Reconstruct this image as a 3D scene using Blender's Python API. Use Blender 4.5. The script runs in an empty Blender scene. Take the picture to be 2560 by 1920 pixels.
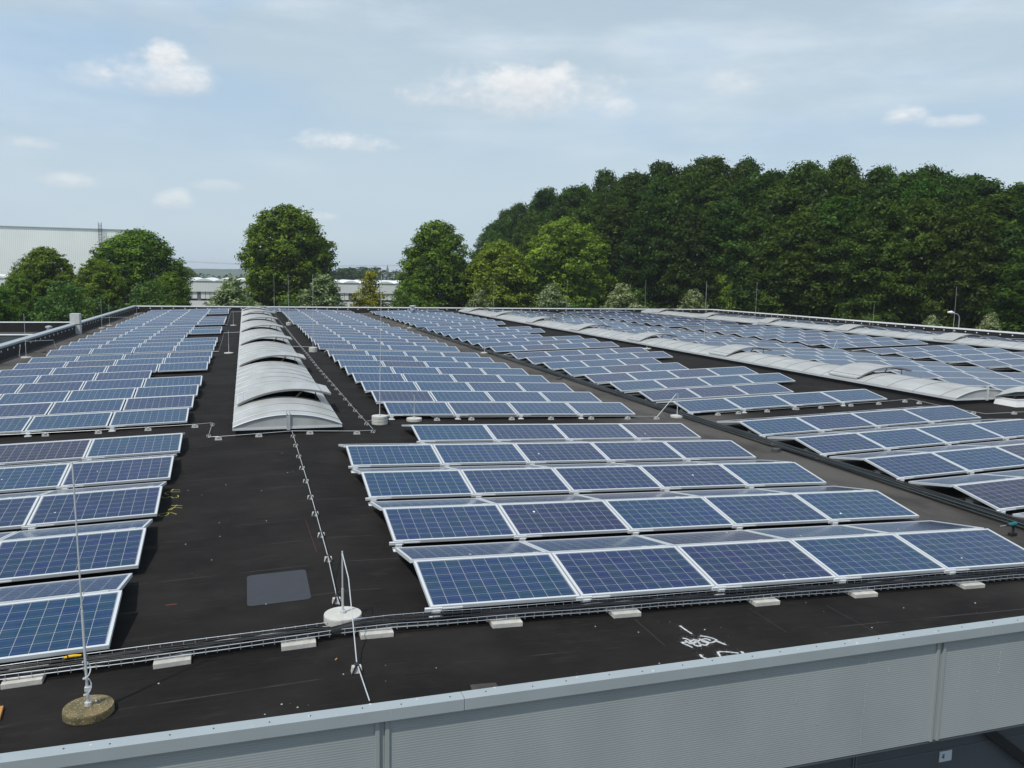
import bpy, math, random
import numpy as np
from mathutils import Vector, Matrix, Euler
R = math.radians
scene = bpy.context.scene
col = scene.collection
random.seed(7)

# ------------------------------------------------------------------ camera
F_PX, PITCH, YAW, ROLL, CAM_Z = 2105.55, 0.12534, 0.30722, 0.01727, 3.3637
_fw = Vector((math.sin(YAW)*math.cos(PITCH), math.cos(YAW)*math.cos(PITCH), -math.sin(PITCH)))
_rt = Vector((math.cos(YAW), -math.sin(YAW), 0.0)); _up = _rt.cross(_fw)
_r2 = _rt*math.cos(ROLL)+_up*math.sin(ROLL); _u2 = -_rt*math.sin(ROLL)+_up*math.cos(ROLL)
cd = bpy.data.cameras.new('camera'); cam = bpy.data.objects.new('camera', cd); col.objects.link(cam)
cd.sensor_width = 36.0; cd.lens = F_PX/2560*36.0; cd.clip_start = 0.1; cd.clip_end = 9000
M = Matrix((( _r2.x, _u2.x, -_fw.x, 0), (_r2.y, _u2.y, -_fw.y, 0), (_r2.z, _u2.z, -_fw.z, CAM_Z), (0, 0, 0, 1)))
cam.matrix_world = M
scene.camera = cam
scene.render.resolution_x = 1024; scene.render.resolution_y = 768

# ------------------------------------------------------------------ exposure, sun, sky
scene.view_settings.view_transform = 'Standard'; scene.view_settings.look = 'None'
scene.view_settings.gamma = 1.0; scene.view_settings.exposure = 0.0
SUN_EL, SUN_AZ = 59.0, 232.0           # azimuth clockwise from +Y, towards the sun
ld = bpy.data.lights.new('sun', 'SUN'); ld.energy = 3.4; ld.angle = R(0.6); ld.color = (1.0, 0.955, 0.88)
sun = bpy.data.objects.new('sun', ld); col.objects.link(sun)
sv = Vector((math.sin(R(SUN_AZ))*math.cos(R(SUN_EL)), math.cos(R(SUN_AZ))*math.cos(R(SUN_EL)), math.sin(R(SUN_EL))))
sun.rotation_euler = (-sv).to_track_quat('-Z', 'Y').to_euler(); sun.location = (-20, -20, 40)

def build_world():
    w = bpy.data.worlds.new('World'); scene.world = w; w.use_nodes = True
    nt = w.node_tree; nt.nodes.clear()
    N = nt.nodes.new; L = nt.links.new
    out = N('ShaderNodeOutputWorld'); bg = N('ShaderNodeBackground'); bg.inputs[1].default_value = 0.10
    L(bg.outputs[0], out.inputs[0])
    sky = N('ShaderNodeTexSky'); sky.sky_type = 'NISHITA'; sky.sun_disc = False
    sky.sun_elevation = R(SUN_EL); sky.sun_rotation = R(SUN_AZ); sky.altitude = 60
    sky.air_density = 1.0; sky.dust_density = 1.6; sky.ozone_density = 1.4
    tc = N('ShaderNodeTexCoord'); sep = N('ShaderNodeSeparateXYZ'); L(tc.outputs['Generated'], sep.inputs[0])
    def math_(op, a, b=None, c=None, clamp=False):
        n = N('ShaderNodeMath'); n.operation = op; n.use_clamp = clamp
        for i, v in enumerate((a, b, c)):
            if v is None: continue
            if isinstance(v, (int, float)): n.inputs[i].default_value = v
            else: L(v, n.inputs[i])
        return n.outputs[0]
    def mix(f, a, b):
        n = N('ShaderNodeMix'); n.data_type = 'RGBA'
        if isinstance(f, (int, float)): n.inputs[0].default_value = f
        else: L(f, n.inputs[0])
        for i, v in ((6, a), (7, b)):
            if isinstance(v, tuple): n.inputs[i].default_value = (*v, 1)
            else: L(v, n.inputs[i])
        return n.outputs[2]
    az = math_('ARCTAN2', sep.outputs[0], sep.outputs[1])
    el = math_('ARCSINE', sep.outputs[2])
    cmb = N('ShaderNodeCombineXYZ'); L(az, cmb.inputs[0]); L(el, cmb.inputs[1])
    def noise(sx, sy, scale, detail, rough, off=0.0):
        mp = N('ShaderNodeMapping'); mp.inputs['Scale'].default_value = (sx, sy, 1); mp.inputs['Location'].default_value = (off, off*0.7, off*1.3)
        L(cmb.outputs[0], mp.inputs[0])
        n = N('ShaderNodeTexNoise'); n.inputs['Scale'].default_value = scale
        n.inputs['Detail'].default_value = detail; n.inputs['Roughness'].default_value = rough
        L(mp.outputs[0], n.inputs['Vector']); return n.outputs[0]
    def ramp(v, p0, p1, c0=0.0, c1=1.0, smooth=True):
        n = N('ShaderNodeMapRange'); n.interpolation_type = 'SMOOTHSTEP' if smooth else 'LINEAR'
        L(v, n.inputs[0]); n.inputs[1].default_value = p0; n.inputs[2].default_value = p1
        n.inputs[3].default_value = c0; n.inputs[4].default_value = c1; return n.outputs[0]
    base = mix(0.0, sky.outputs[0], (0, 0, 0))
    # thin high veil: bright near the horizon, streaky higher up
    veil = ramp(el, 0.0, 0.80, 0.90, 0.40)
    c = mix(veil, base, (5.75, 7.05, 7.95))
    cir = noise(2.2, 9.0, 1.6, 6, 0.58, 3.1)
    cir2 = noise(1.0, 4.0, 5.0, 5, 0.6, 9.4)
    cf = math_('MULTIPLY', ramp(cir, 0.40, 0.70), ramp(cir2, 0.25, 0.75, 0.55, 1.0))
    high = ramp(el, 0.05, 0.22, 0.20, 0.80)
    c = mix(math_('MULTIPLY', cf, high), c, (7.2, 8.15, 8.9))
    # clear blue lanes
    lane = ramp(noise(1.5, 5.0, 1.9, 4, 0.5, 21.0), 0.44, 0.68)
    c = mix(math_('MULTIPLY', lane, ramp(el, 0.06, 0.30, 0.0, 0.72)), c, (3.5, 5.5, 8.0))
    # fair-weather cumulus, each at its own bearing and height above the horizon
    puff = noise(1.0, 1.5, 19.0, 7, 0.58, 5.0)
    puff2 = noise(1.0, 1.6, 62.0, 5, 0.62, 15.0)
    pz = math_('ADD', math_('MULTIPLY', puff, 0.72), math_('MULTIPLY', puff2, 0.28))
    clouds = [(-0.0812,0.2000,0.0600,0.0260,0.85),(-0.0761,0.2210,0.0230,0.0170,0.95),(0.3143,0.2005,0.1300,0.0360,0.72),
              (0.3245,0.2160,0.0640,0.0240,0.75),(0.1067,0.1460,0.0600,0.0150,0.95),(0.7271,0.1717,0.0230,0.0140,0.90),
              (0.7731,0.1645,0.0320,0.0090,0.55),(-0.1721,0.0896,0.0260,0.0110,0.45),(-0.0703,0.0753,0.0200,0.0140,0.50),
              (0.5452,0.2134,0.0280,0.0200,0.45),(-0.0263,0.0927,0.0260,0.0085,0.25),(-0.2069,0.1243,0.0300,0.0090,0.40),
              (0.0828,0.0643,0.0200,0.0065,0.50),(-0.1455,0.1937,0.0380,0.0150,0.34),(0.42,0.188,0.03,0.017,0.6),
              (1.10,0.21,0.10,0.03,0.6),(1.5,0.17,0.12,0.03,0.6),(-0.55,0.19,0.1,0.03,0.6),(-0.9,0.13,0.08,0.02,0.6)]
    for (ca, ce, ra, re, st) in clouds:
        dx = math_('MULTIPLY', math_('SUBTRACT', az, ca), 1.0/ra)
        dyr = math_('SUBTRACT', el, ce)
        # flat base, heaped top: the lower half is squashed
        dy = math_('MULTIPLY', math_('MAXIMUM', dyr, math_('MULTIPLY', dyr, -1.7)), 1.0/re)
        rr = math_('ADD', math_('MULTIPLY', dx, dx), math_('MULTIPLY', dy, dy))
        fld = math_('ADD', math_('SUBTRACT', 1.35, rr), math_('MULTIPLY', math_('SUBTRACT', pz, 0.5), 4.2))
        m = math_('MULTIPLY', ramp(fld, -0.05, 1.55), st*0.88)
        sh = ramp(math_('ADD', dyr, math_('MULTIPLY', math_('SUBTRACT', puff2, 0.5), re*1.6)), -0.6*re, 0.7*re)
        ccol = mix(sh, (7.0, 7.45, 7.9), (9.6, 9.6, 9.6))
        c = mix(m, c, ccol)
    L(c, bg.inputs[0])
build_world()

# ------------------------------------------------------------------ helpers
class MB:
    def __init__(s): s.v = []; s.f = []; s.uv = None
    def quad(s, a, b, c, d): n = len(s.v); s.v += [a, b, c, d]; s.f.append((n, n+1, n+2, n+3))
    def poly(s, pts): n = len(s.v); s.v += list(pts); s.f.append(tuple(range(n, n+len(pts))))
    def box(s, x0, x1, y0, y1, z0, z1, m=None):
        P = [(x0,y0,z0),(x1,y0,z0),(x1,y1,z0),(x0,y1,z0),(x0,y0,z1),(x1,y0,z1),(x1,y1,z1),(x0,y1,z1)]
        if m: P = [tuple(m @ Vector(p)) for p in P]
        n = len(s.v); s.v += P
        s.f += [tuple(n+i for i in q) for q in ((0,3,2,1),(4,5,6,7),(0,1,5,4),(1,2,6,5),(2,3,7,6),(3,0,4,7))]
    def frustum(s, x0, x1, y0, y1, z0, z1, ins):
        P = [(x0,y0,z0),(x1,y0,z0),(x1,y1,z0),(x0,y1,z0),(x0+ins,y0+ins,z1),(x1-ins,y0+ins,z1),(x1-ins,y1-ins,z1),(x0+ins,y1-ins,z1)]
        n = len(s.v); s.v += P
        s.f += [tuple(n+i for i in q) for q in ((0,3,2,1),(4,5,6,7),(0,1,5,4),(1,2,6,5),(2,3,7,6),(3,0,4,7))]
    def tube(s, pts, r, sides=6, cap=True):
        pts = [Vector(p) for p in pts]; rs = r if isinstance(r, (list, tuple)) else [r]*len(pts)
        rings = []
        prev = None
        for i, p in enumerate(pts):
            d = (pts[min(i+1, len(pts)-1)]-pts[max(i-1, 0)])
            if d.length < 1e-9: d = Vector((0, 0, 1))
            d.normalize()
            a = Vector((0, 0, 1)) if abs(d.z) < 0.9 else Vector((1, 0, 0))
            if prev is None: u = d.cross(a).normalized()
            else:
                u = prev-d*prev.dot(d)
                u = u.normalized() if u.length > 1e-6 else d.cross(a).normalized()
            prev = u; w = d.cross(u)
            n = len(s.v)
            for k in range(sides):
                t = 2*math.pi*k/sides
                s.v.append(tuple(p+(u*math.cos(t)+w*math.sin(t))*rs[i]))
            rings.append(n)
        for a, b in zip(rings, rings[1:]):
            for k in range(sides):
                s.f.append((a+k, a+(k+1) % sides, b+(k+1) % sides, b+k))
        if cap:
            s.f.append(tuple(rings[0]+k for k in reversed(range(sides)))); s.f.append(tuple(rings[-1]+k for k in range(sides)))
    def lathe(s, prof, cx, cy, sides=28):
        rings = []
        for (r, z) in prof:
            n = len(s.v); rings.append(n)
            for k in range(sides):
                t = 2*math.pi*k/sides; s.v.append((cx+r*math.cos(t), cy+r*math.sin(t), z))
        for a, b in zip(rings, rings[1:]):
            for k in range(sides): s.f.append((a+k, a+(k+1) % sides, b+(k+1) % sides, b+k))
        s.f.append(tuple(rings[0]+k for k in reversed(range(sides)))); s.f.append(tuple(rings[-1]+k for k in range(sides)))
    def mesh(s, name, mat, smooth=False):
        me = bpy.data.meshes.new(name); me.from_pydata([tuple(p) for p in s.v], [], s.f)
        me.materials.append(mat)
        if s.uv is not None:
            l = me.uv_layers.new(name='UVMap')
            for i, lp in enumerate(me.loops): l.data[i].uv = s.uv[lp.vertex_index]
        if smooth:
            for p in me.polygons: p.use_smooth = True
        me.update(); return me
    def obj(s, name, mat, parent=None, smooth=False, bevel=0):
        o = bpy.data.objects.new(name, s.mesh(name, mat, smooth)); col.objects.link(o)
        if parent: o.parent = parent
        if bevel:
            b = o.modifiers.new('bevel', 'BEVEL'); b.width = bevel; b.segments = 2; b.limit_method = 'ANGLE'
        return o
def tag(o, label, cat, group=None):
    o['label'] = label; o['category'] = cat
    if group: o['group'] = group
    return o
def thing(name, label, cat, loc=(0, 0, 0), group=None):
    o = bpy.data.objects.new(name, None); col.objects.link(o); o.location = loc
    o.empty_display_size = 0.2
    return tag(o, label, cat, group)
def copy_tree(o, parent=None):
    c = o.copy(); col.objects.link(c); c.parent = parent
    for ch in o.children: copy_tree(ch, c)
    return c
ORD = ['first','second','third','fourth','fifth','sixth','seventh','eighth','ninth','tenth','eleventh','twelfth','thirteenth','fourteenth','fifteenth','sixteenth','seventeenth','eighteenth','nineteenth']
TENS = {2:'twent',3:'thirt',4:'fort',5:'fift'}
def ordn(i):
    i += 1
    if i <= 19: return ORD[i-1]
    t, u = divmod(i, 10)
    return TENS[t]+('ieth' if u == 0 else 'y-'+ORD[u-1])
def tri(x): return abs(((x-1.1+10) % 20)-10)
def zp(x): return -0.03*tri(x)                 # plane of the panels' low edges
def zr(x): return -0.13-0.03*tri(x)            # roof surface: ridges under the skylights, valleys between
def slope(x): return 0.03 if ((x-1.1) % 20) > 10 else -0.03

# ------------------------------------------------------------------ materials
def mat(name, rgb, rough=0.6, metal=0.0, spec=0.5, var=0.0, vscale=8.0, bump=0.0, bscale=60.0, objvar=0.0, stretch=(1,1,1)):
    m = bpy.data.materials.new(name); m.use_nodes = True; nt = m.node_tree; b = nt.nodes['Principled BSDF']
    b.inputs['Base Color'].default_value = (*rgb, 1); b.inputs['Roughness'].default_value = rough
    b.inputs['Metallic'].default_value = metal; b.inputs['Specular IOR Level'].default_value = spec
    N = nt.nodes.new; L = nt.links.new
    if var or bump or objvar:
        tc = N('ShaderNodeTexCoord'); mp = N('ShaderNodeMapping'); mp.inputs['Scale'].default_value = stretch
        L(tc.outputs['Object'], mp.inputs[0])
    if var or objvar:
        h = N('ShaderNodeHueSaturation'); h.inputs['Color'].default_value = (*rgb, 1)
        val = None
        if var:
            n = N('ShaderNodeTexNoise'); n.inputs['Scale'].default_value = vscale; n.inputs['Detail'].default_value = 6
            L(mp.outputs[0], n.inputs['Vector'])
            r = N('ShaderNodeMapRange'); L(n.outputs[0], r.inputs[0]); r.inputs[1].default_value = .25; r.inputs[2].default_value = .75
            r.inputs[3].default_value = 1-var; r.inputs[4].default_value = 1+var; val = r.outputs[0]
        if objvar:
            oi = N('ShaderNodeObjectInfo'); r2 = N('ShaderNodeMapRange'); L(oi.outputs['Random'], r2.inputs[0])
            r2.inputs[3].default_value = 1-objvar; r2.inputs[4].default_value = 1+objvar
            if val is not None:
                mm = N('ShaderNodeMath'); mm.operation = 'MULTIPLY'; L(val, mm.inputs[0]); L(r2.outputs[0], mm.inputs[1]); val = mm.outputs[0]
            else: val = r2.outputs[0]
        L(val, h.inputs['Value']); L(h.outputs[0], b.inputs['Base Color'])
    if bump:
        n2 = N('ShaderNodeTexNoise'); n2.inputs['Scale'].default_value = bscale; n2.inputs['Detail'].default_value = 4
        L(mp.outputs[0], n2.inputs['Vector'])
        bp = N('ShaderNodeBump'); bp.inputs['Strength'].default_value = bump; bp.inputs['Distance'].default_value = 0.01
        L(n2.outputs[0], bp.inputs['Height']); L(bp.outputs[0], b.inputs['Normal'])
    return m
A = dict()
A['frame'] = mat('anodised_frame', (0.60, 0.625, 0.645), 0.42, 0.15)
A['alu'] = mat('mill_aluminium', (0.62, 0.64, 0.66), 0.4, 0.6, var=.08, vscale=5)
A['galv'] = mat('galvanised_wire', (0.55, 0.58, 0.60), 0.38, 0.7)
A['wire'] = mat('conductor_wire', (0.58, 0.60, 0.61), 0.45, 0.3)
A['plastic'] = mat('clear_clamp', (0.66, 0.68, 0.69), 0.25, 0.0)
A['black'] = mat('black_rubber', (0.012, 0.012, 0.013), 0.55)
A['cable'] = mat('black_cable', (0.016, 0.016, 0.018), 0.42)
A['concrete'] = mat('pale_concrete', (0.47, 0.46, 0.42), 0.9, var=.16, vscale=14, bump=.5, bscale=120, objvar=.10)
A['concrete_white'] = mat('white_concrete', (0.50, 0.495, 0.46), 0.85, var=.12, vscale=9, bump=.4, bscale=90)
A['white'] = mat('white_paint', (0.78, 0.79, 0.78), 0.5, var=.05, vscale=3)
A['coping'] = mat('coping_sheet', (0.36, 0.405, 0.42), 0.45, 0.2, var=.05, vscale=2.5)
A['copw'] = mat('pale_coping_sheet', (0.86, 0.88, 0.88), 0.5, 0.0)
A['clad'] = mat('corrugated_cladding', (0.325, 0.355, 0.36), 0.5, 0.15, var=.10, vscale=1.1, stretch=(1, 1, .5))
A['trim'] = mat('joint_trim', (0.33, 0.36, 0.36), 0.4, 0.2)
A['dark'] = mat('dark_wall', (0.075, 0.088, 0.10), 0.6, var=.1, vscale=2)
A['shaft'] = mat('shaft_lining', (0.10, 0.092, 0.075), 0.8)
A['bitupstand'] = mat('bitumen_upstand', (0.010, 0.009, 0.009), 0.85, var=.3, vscale=3)
A['wood'] = mat('board_wood', (0.42, 0.20, 0.05), 0.7, var=.2, vscale=9)
A['yellow'] = mat('yellow_paint', (0.46, 0.41, 0.04), 0.7)
A['yplastic'] = mat('yellow_plastic', (0.75, 0.45, 0.01), 0.4)
A['spray'] = mat('white_spray', (0.50, 0.51, 0.51), 0.8, var=.25, vscale=30)
A['redp'] = mat('red_spray', (0.14, 0.025, 0.022), 0.8)
A['teal'] = mat('teal_plastic', (0.005, 0.12, 0.13), 0.4)
A['patch'] = mat('grey_patch', (0.030, 0.033, 0.042), 0.75, var=.12, vscale=6, stretch=(1, 3, 1))
A['moss'] = None
A['ribm'] = mat('rib_profile', (0.30, 0.31, 0.31), 0.45, 0.3)

def roof_material():
    m = bpy.data.materials.new('bitumen_felt'); m.use_nodes = True; nt = m.node_tree; b = nt.nodes['Principled BSDF']
    N = nt.nodes.new; L = nt.links.new
    tc = N('ShaderNodeTexCoord'); sep = N('ShaderNodeSeparateXYZ'); L(tc.outputs['Object'], sep.inputs[0])
    def noise(scale, st, detail=6, rough=.6):
        mp = N('ShaderNodeMapping'); mp.inputs['Scale'].default_value = st; L(tc.outputs['Object'], mp.inputs[0])
        n = N('ShaderNodeTexNoise'); n.inputs['Scale'].default_value = scale; n.inputs['Detail'].default_value = detail
        n.inputs['Roughness'].default_value = rough; L(mp.outputs[0], n.inputs['Vector']); return n.outputs[0]
    def rng(v, a, c, d, e):
        r = N('ShaderNodeMapRange'); r.interpolation_type = 'SMOOTHSTEP'; L(v, r.inputs[0])
        for i, x in enumerate((a, c, d, e)): r.inputs[i+1].default_value = x
        return r.outputs[0]
    def mth(op, a, c=None):
        n = N('ShaderNodeMath'); n.operation = op
        for i, v in enumerate((a, c)):
            if v is None: continue
            if isinstance(v, (int, float)): n.inputs[i].default_value = v
            else: L(v, n.inputs[i])
        return n.outputs[0]
    def mix(f, a, c):
        n = N('ShaderNodeMix'); n.data_type = 'RGBA'
        L(f, n.inputs[0])
        for i, v in ((6, a), (7, c)):
            if isinstance(v, tuple): n.inputs[i].default_value = (*v, 1)
            else: L(v, n.inputs[i])
        return n.outputs[2]
    c = mix(rng(noise(1.1, (1, 1, 1)), .3, .7, 0, 1), (0.0100, 0.0092, 0.0090), (0.0175, 0.0158, 0.0150))
    c = mix(rng(noise(5.0, (.5, 6, 1), 5, .7), .50, .78, 0, .7), c, (0.029, 0.0255, 0.0235))
    c = mix(rng(noise(2.3, (1, 1.6, 1), 8, .72), .52, .80, 0, .7), c, (0.034, 0.0315, 0.030))
    c = mix(rng(noise(1.6, (.7, 5, 1), 9, .75), .56, .78, 0, .6), c, (0.062, 0.058, 0.054))
    c = mix(rng(noise(.55, (1, 1.3, 1), 6, .6), .44, .72, 0, .45), c, (0.036, 0.032, 0.0295))      # sweeping streaks along the sheets
    c = mix(rng(noise(260, (1, 1, 1), 2, .5), .45, .75, 0, .45), c, (0.023, 0.0215, 0.021))         # mineral granules
    # dust washed down into the valleys
    tri_ = mth('ABSOLUTE', mth('SUBTRACT', mth('MODULO', mth('ADD', sep.outputs[0], 18.9), 20.0), 10.0))  # 0 at valley
    d0 = rng(tri_, 0.4, 3.2, 1, 0)
    dn = rng(noise(.8, (1, .5, 1), 7, .65), .22, .60, .25, 1)
    yf = rng(sep.outputs[1], 7.0, 12.0, 0.25, 1)
    c = mix(mth('MULTIPLY', mth('MULTIPLY', d0, dn), mth('MULTIPLY', yf, .85)), c, (0.106, 0.100, 0.094))
    # overlapped sheet seams, one metre apart
    fy = mth('ABSOLUTE', mth('SUBTRACT', mth('FRACT', mth('DIVIDE', mth('ADD', sep.outputs[1], .35), 1.0)), .5))
    sm = mth('MULTIPLY', mth('LESS_THAN', fy, .008), rng(noise(.9, (1, 1, 1), 3), .45, .6, 0, .8))
    c = mix(sm, c, (0.060, 0.057, 0.054))
    L(c, b.inputs['Base Color'])
    b.inputs['Roughness'].default_value = .92; b.inputs['Specular IOR Level'].default_value = .10
    bp = N('ShaderNodeBump'); bp.inputs['Strength'].default_value = .5; bp.inputs['Distance'].default_value = .008
    L(mth('ADD', noise(300, (1, 1, 1), 2), mth('MULTIPLY', noise(3, (1, 1, 1), 3), 1.6)), bp.inputs['Height']); L(bp.outputs[0], b.inputs['Normal'])
    return m
A['roof'] = roof_material()

def moss_material():
    m = bpy.data.materials.new('mossy_concrete'); m.use_nodes = True; nt = m.node_tree; b = nt.nodes['Principled BSDF']
    N = nt.nodes.new; L = nt.links.new
    tc = N('ShaderNodeTexCoord'); n = N('ShaderNodeTexNoise'); n.inputs['Scale'].default_value = 9; n.inputs['Detail'].default_value = 8
    L(tc.outputs['Object'], n.inputs['Vector'])
    n2 = N('ShaderNodeTexNoise'); n2.inputs['Scale'].default_value = 70; n2.inputs['Detail'].default_value = 3; L(tc.outputs['Object'], n2.inputs['Vector'])
    r = N('ShaderNodeValToRGB'); L(n.outputs[0], r.inputs[0])
    e = r.color_ramp.elements; e[0].position = .35; e[0].color = (.085, .075, .032, 1); e[1].position = .7; e[1].color = (.22, .16, .075, 1)
    r2 = N('ShaderNodeMapRange'); L(n2.outputs[0], r2.inputs[0]); r2.inputs[1].default_value = .58; r2.inputs[2].default_value = .72
    mx = N('ShaderNodeMix'); mx.data_type = 'RGBA'; L(r2.outputs[0], mx.inputs[0]); L(r.outputs[0], mx.inputs[6]); mx.inputs[7].default_value = (.42, .42, .36, 1)
    L(mx.outputs[2], b.inputs['Base Color']); b.inputs['Roughness'].default_value = .95
    bp = N('ShaderNodeBump'); bp.inputs['Strength'].default_value = .8; bp.inputs['Distance'].default_value = .01; L(n2.outputs[0], bp.inputs['Height']); L(bp.outputs[0], b.inputs['Normal'])
    return m
A['moss'] = moss_material()

RIM, PW, PH = 0.030, 1.66, 0.99
def glass_material():
    m = bpy.data.materials.new('photovoltaic_glass'); m.use_nodes = True; nt = m.node_tree; b = nt.nodes['Principled BSDF']
    N = nt.nodes.new; L = nt.links.new
    uv = N('ShaderNodeUVMap'); uv.uv_map = 'UVMap'; sep = N('ShaderNodeSeparateXYZ'); L(uv.outputs[0], sep.inputs[0])
    def mth(op, a, c=None, d=None):
        n = N('ShaderNodeMath'); n.operation = op
        for i, v in enumerate((a, c, d)):
            if v is None: continue
            if isinstance(v, (int, float)): n.inputs[i].default_value = v
            else: L(v, n.inputs[i])
        return n.outputs[0]
    def mix(f, a, c, t='MIX'):
        n = N('ShaderNodeMix'); n.data_type = 'RGBA'; n.blend_type = t
        if isinstance(f, (int, float)): n.inputs[0].default_value = f
        else: L(f, n.inputs[0])
        for i, v in ((6, a), (7, c)):
            if isinstance(v, tuple): n.inputs[i].default_value = (*v, 1)
            else: L(v, n.inputs[i])
        return n.outputs[2]
    # uv carries panel number * 10 in its whole tens, metres inside the panel in the rest
    px = mth('MODULO', sep.outputs[0], 10.0); py = sep.outputs[1]
    pid = mth('FLOOR', mth('DIVIDE', sep.outputs[0], 10.0))
    u = mth('DIVIDE', mth('SUBTRACT', px, RIM+.008), (PW-2*RIM-.016)/10); v = mth('DIVIDE', mth('SUBTRACT', py, RIM+.008), (PH-2*RIM-.016)/6)
    fu = mth('ABSOLUTE', mth('SUBTRACT', mth('FRACT', u), .5)); fv = mth('ABSOLUTE', mth('SUBTRACT', mth('FRACT', v), .5))
    line = mth('MAXIMUM', mth('GREATER_THAN', fu, .5-.0125), mth('GREATER_THAN', fv, .5-.0110))
    oi = N('ShaderNodeObjectInfo')
    rnd = mth('FRACT', mth('ADD', mth('MULTIPLY', oi.outputs['Random'], 7.31), mth('MULTIPLY', pid, .6180339)))
    ramp = N('ShaderNodeValToRGB'); L(rnd, ramp.inputs[0]); ramp.color_ramp.interpolation = 'LINEAR'
    cols = [(0.0, (.007, .042, .108)), (.35, (.008, .036, .102)), (.62, (.009, .028, .092)), (.90, (.010, .021, .080)), (1.0, (.020, .021, .058))]
    e = ramp.color_ramp.elements
    e[0].position, e[0].color = 0.0, (*cols[0][1], 1); e[1].position, e[1].color = 1.0, (*cols[-1][1], 1)
    for p, cc in cols[1:-1]: k = e.new(p); k.color = (*cc, 1)
    cv = N('ShaderNodeCombineXYZ'); L(mth('ADD', mth('FLOOR', u), mth('MULTIPLY', rnd, 631.0)), cv.inputs[0]); L(mth('FLOOR', v), cv.inputs[1])
    wn = N('ShaderNodeTexWhiteNoise'); wn.noise_dimensions = '2D'; L(cv.outputs[0], wn.inputs['Vector'])
    # neighbouring cells drift in hue; crystal grains inside each cell
    hs = N('ShaderNodeHueSaturation'); L(ramp.outputs[0], hs.inputs['Color'])
    L(mth('ADD', .478, mth('MULTIPLY', wn.outputs['Value'], .034)), hs.inputs['Hue'])
    tcv = N('ShaderNodeCombineXYZ'); L(sep.outputs[0], tcv.inputs[0]); L(py, tcv.inputs[1])
    vo = N('ShaderNodeTexVoronoi'); vo.inputs['Scale'].default_value = 70; L(tcv.outputs[0], vo.inputs['Vector'])
    gs = N('ShaderNodeSeparateColor'); L(vo.outputs['Color'], gs.inputs[0])
    L(mth('ADD', .76, mth('ADD', mth('MULTIPLY', wn.outputs['Value'], .22), mth('MULTIPLY', gs.outputs[0], .14))), hs.inputs['Value'])
    bus = mth('MULTIPLY', mth('LESS_THAN', mth('ABSOLUTE', mth('SUBTRACT', mth('ABSOLUTE', mth('SUBTRACT', mth('FRACT', v), .5)), .25)), .008), .35)
    c = mix(bus, hs.outputs[0], (.30, .33, .36))
    c = mix(mth('MULTIPLY', line, .85), c, (.46, .46, .42))
    # dust film, thicker toward the low edge where rain leaves it
    dn = N('ShaderNodeTexNoise'); dn.inputs['Scale'].default_value = 3.2; dn.inputs['Detail'].default_value = 6; L(tcv.outputs[0], dn.inputs['Vector'])
    df = N('ShaderNodeMapRange'); L(dn.outputs[0], df.inputs[0]); df.inputs[1].default_value = .35; df.inputs[2].default_value = .8; df.inputs[3].default_value = .01; df.inputs[4].default_value = .05
    c = mix(df.outputs[0], c, (.40, .42, .44))
    L(c, b.inputs['Base Color'])
    b.inputs['Roughness'].default_value = .13; b.inputs['IOR'].default_value = 1.32; b.inputs['Specular IOR Level'].default_value = .5
    b.inputs['Coat Weight'].default_value = 0.0
    return m
A['glass'] = glass_material()

def vault_material():
    m = bpy.data.materials.new('opal_polycarbonate'); m.use_nodes = True; nt = m.node_tree; b = nt.nodes['Principled BSDF']
    N = nt.nodes.new; L = nt.links.new
    tc = N('ShaderNodeTexCoord'); mp = N('ShaderNodeMapping'); mp.inputs['Scale'].default_value = (1.0, .35, 1); L(tc.outputs['Object'], mp.inputs[0])
    n = N('ShaderNodeTexNoise'); n.inputs['Scale'].default_value = 2.2; n.inputs['Detail'].default_value = 7; L(mp.outputs[0], n.inputs['Vector'])
    r = N('ShaderNodeValToRGB'); L(n.outputs[0], r.inputs[0]); e = r.color_ramp.elements
    e[0].position = .3; e[0].color = (.33, .33, .31, 1); e[1].position = .68; e[1].color = (.43, .44, .44, 1)
    L(r.outputs[0], b.inputs['Base Color']); b.inputs['Roughness'].default_value = .38; b.inputs['Specular IOR Level'].default_value = .45
    return m
A['vault'] = vault_material()

# ------------------------------------------------------------------ the building and its roof
XL, XR, YF, YN = -9.72, 51.3, 86.0, 6.50
GZ = -6.2
g = MB(); g.quad((-6000, -800, GZ), (6000, -800, GZ), (6000, 8000, GZ), (-6000, 8000, GZ))
def ground_mat():
    m = mat('ground_grass', (.06, .085, .03), .95, var=.35, vscale=.05, spec=.1); return m
go = g.obj('ground', ground_mat()); go['kind'] = 'structure'
g = MB(); g.quad((-60, -30, GZ+.004), (75, -30, GZ+.004), (75, YN+.3, GZ+.004), (-60, YN+.3, GZ+.004))
go = g.obj('yard', mat('yard_asphalt', (.05, .05, .052), .9, var=.2, vscale=.8)); go['kind'] = 'structure'

bld = thing('industrial_building', 'wide flat roofed industrial hall with black bitumen roof and grey corrugated front', 'building', (0, 0, 0))
knots = [XL] + [x for x in (-8.9, 1.1, 11.1, 21.1, 31.1, 41.1, 51.1) if XL < x < XR] + [XR]
rm = MB()
ys = [YN, 9, 12, 16, 22, 30, 40, 55, 70, YF]
for xa, xb in zip(knots, knots[1:]):
    for ya, yb in zip(ys, ys[1:]):
        rm.quad((xa, ya, zr(xa)), (xb, ya, zr(xb)), (xb, yb, zr(xb)), (xa, yb, zr(xa)))
rm.obj('roof_deck', A['roof'], bld)
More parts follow.
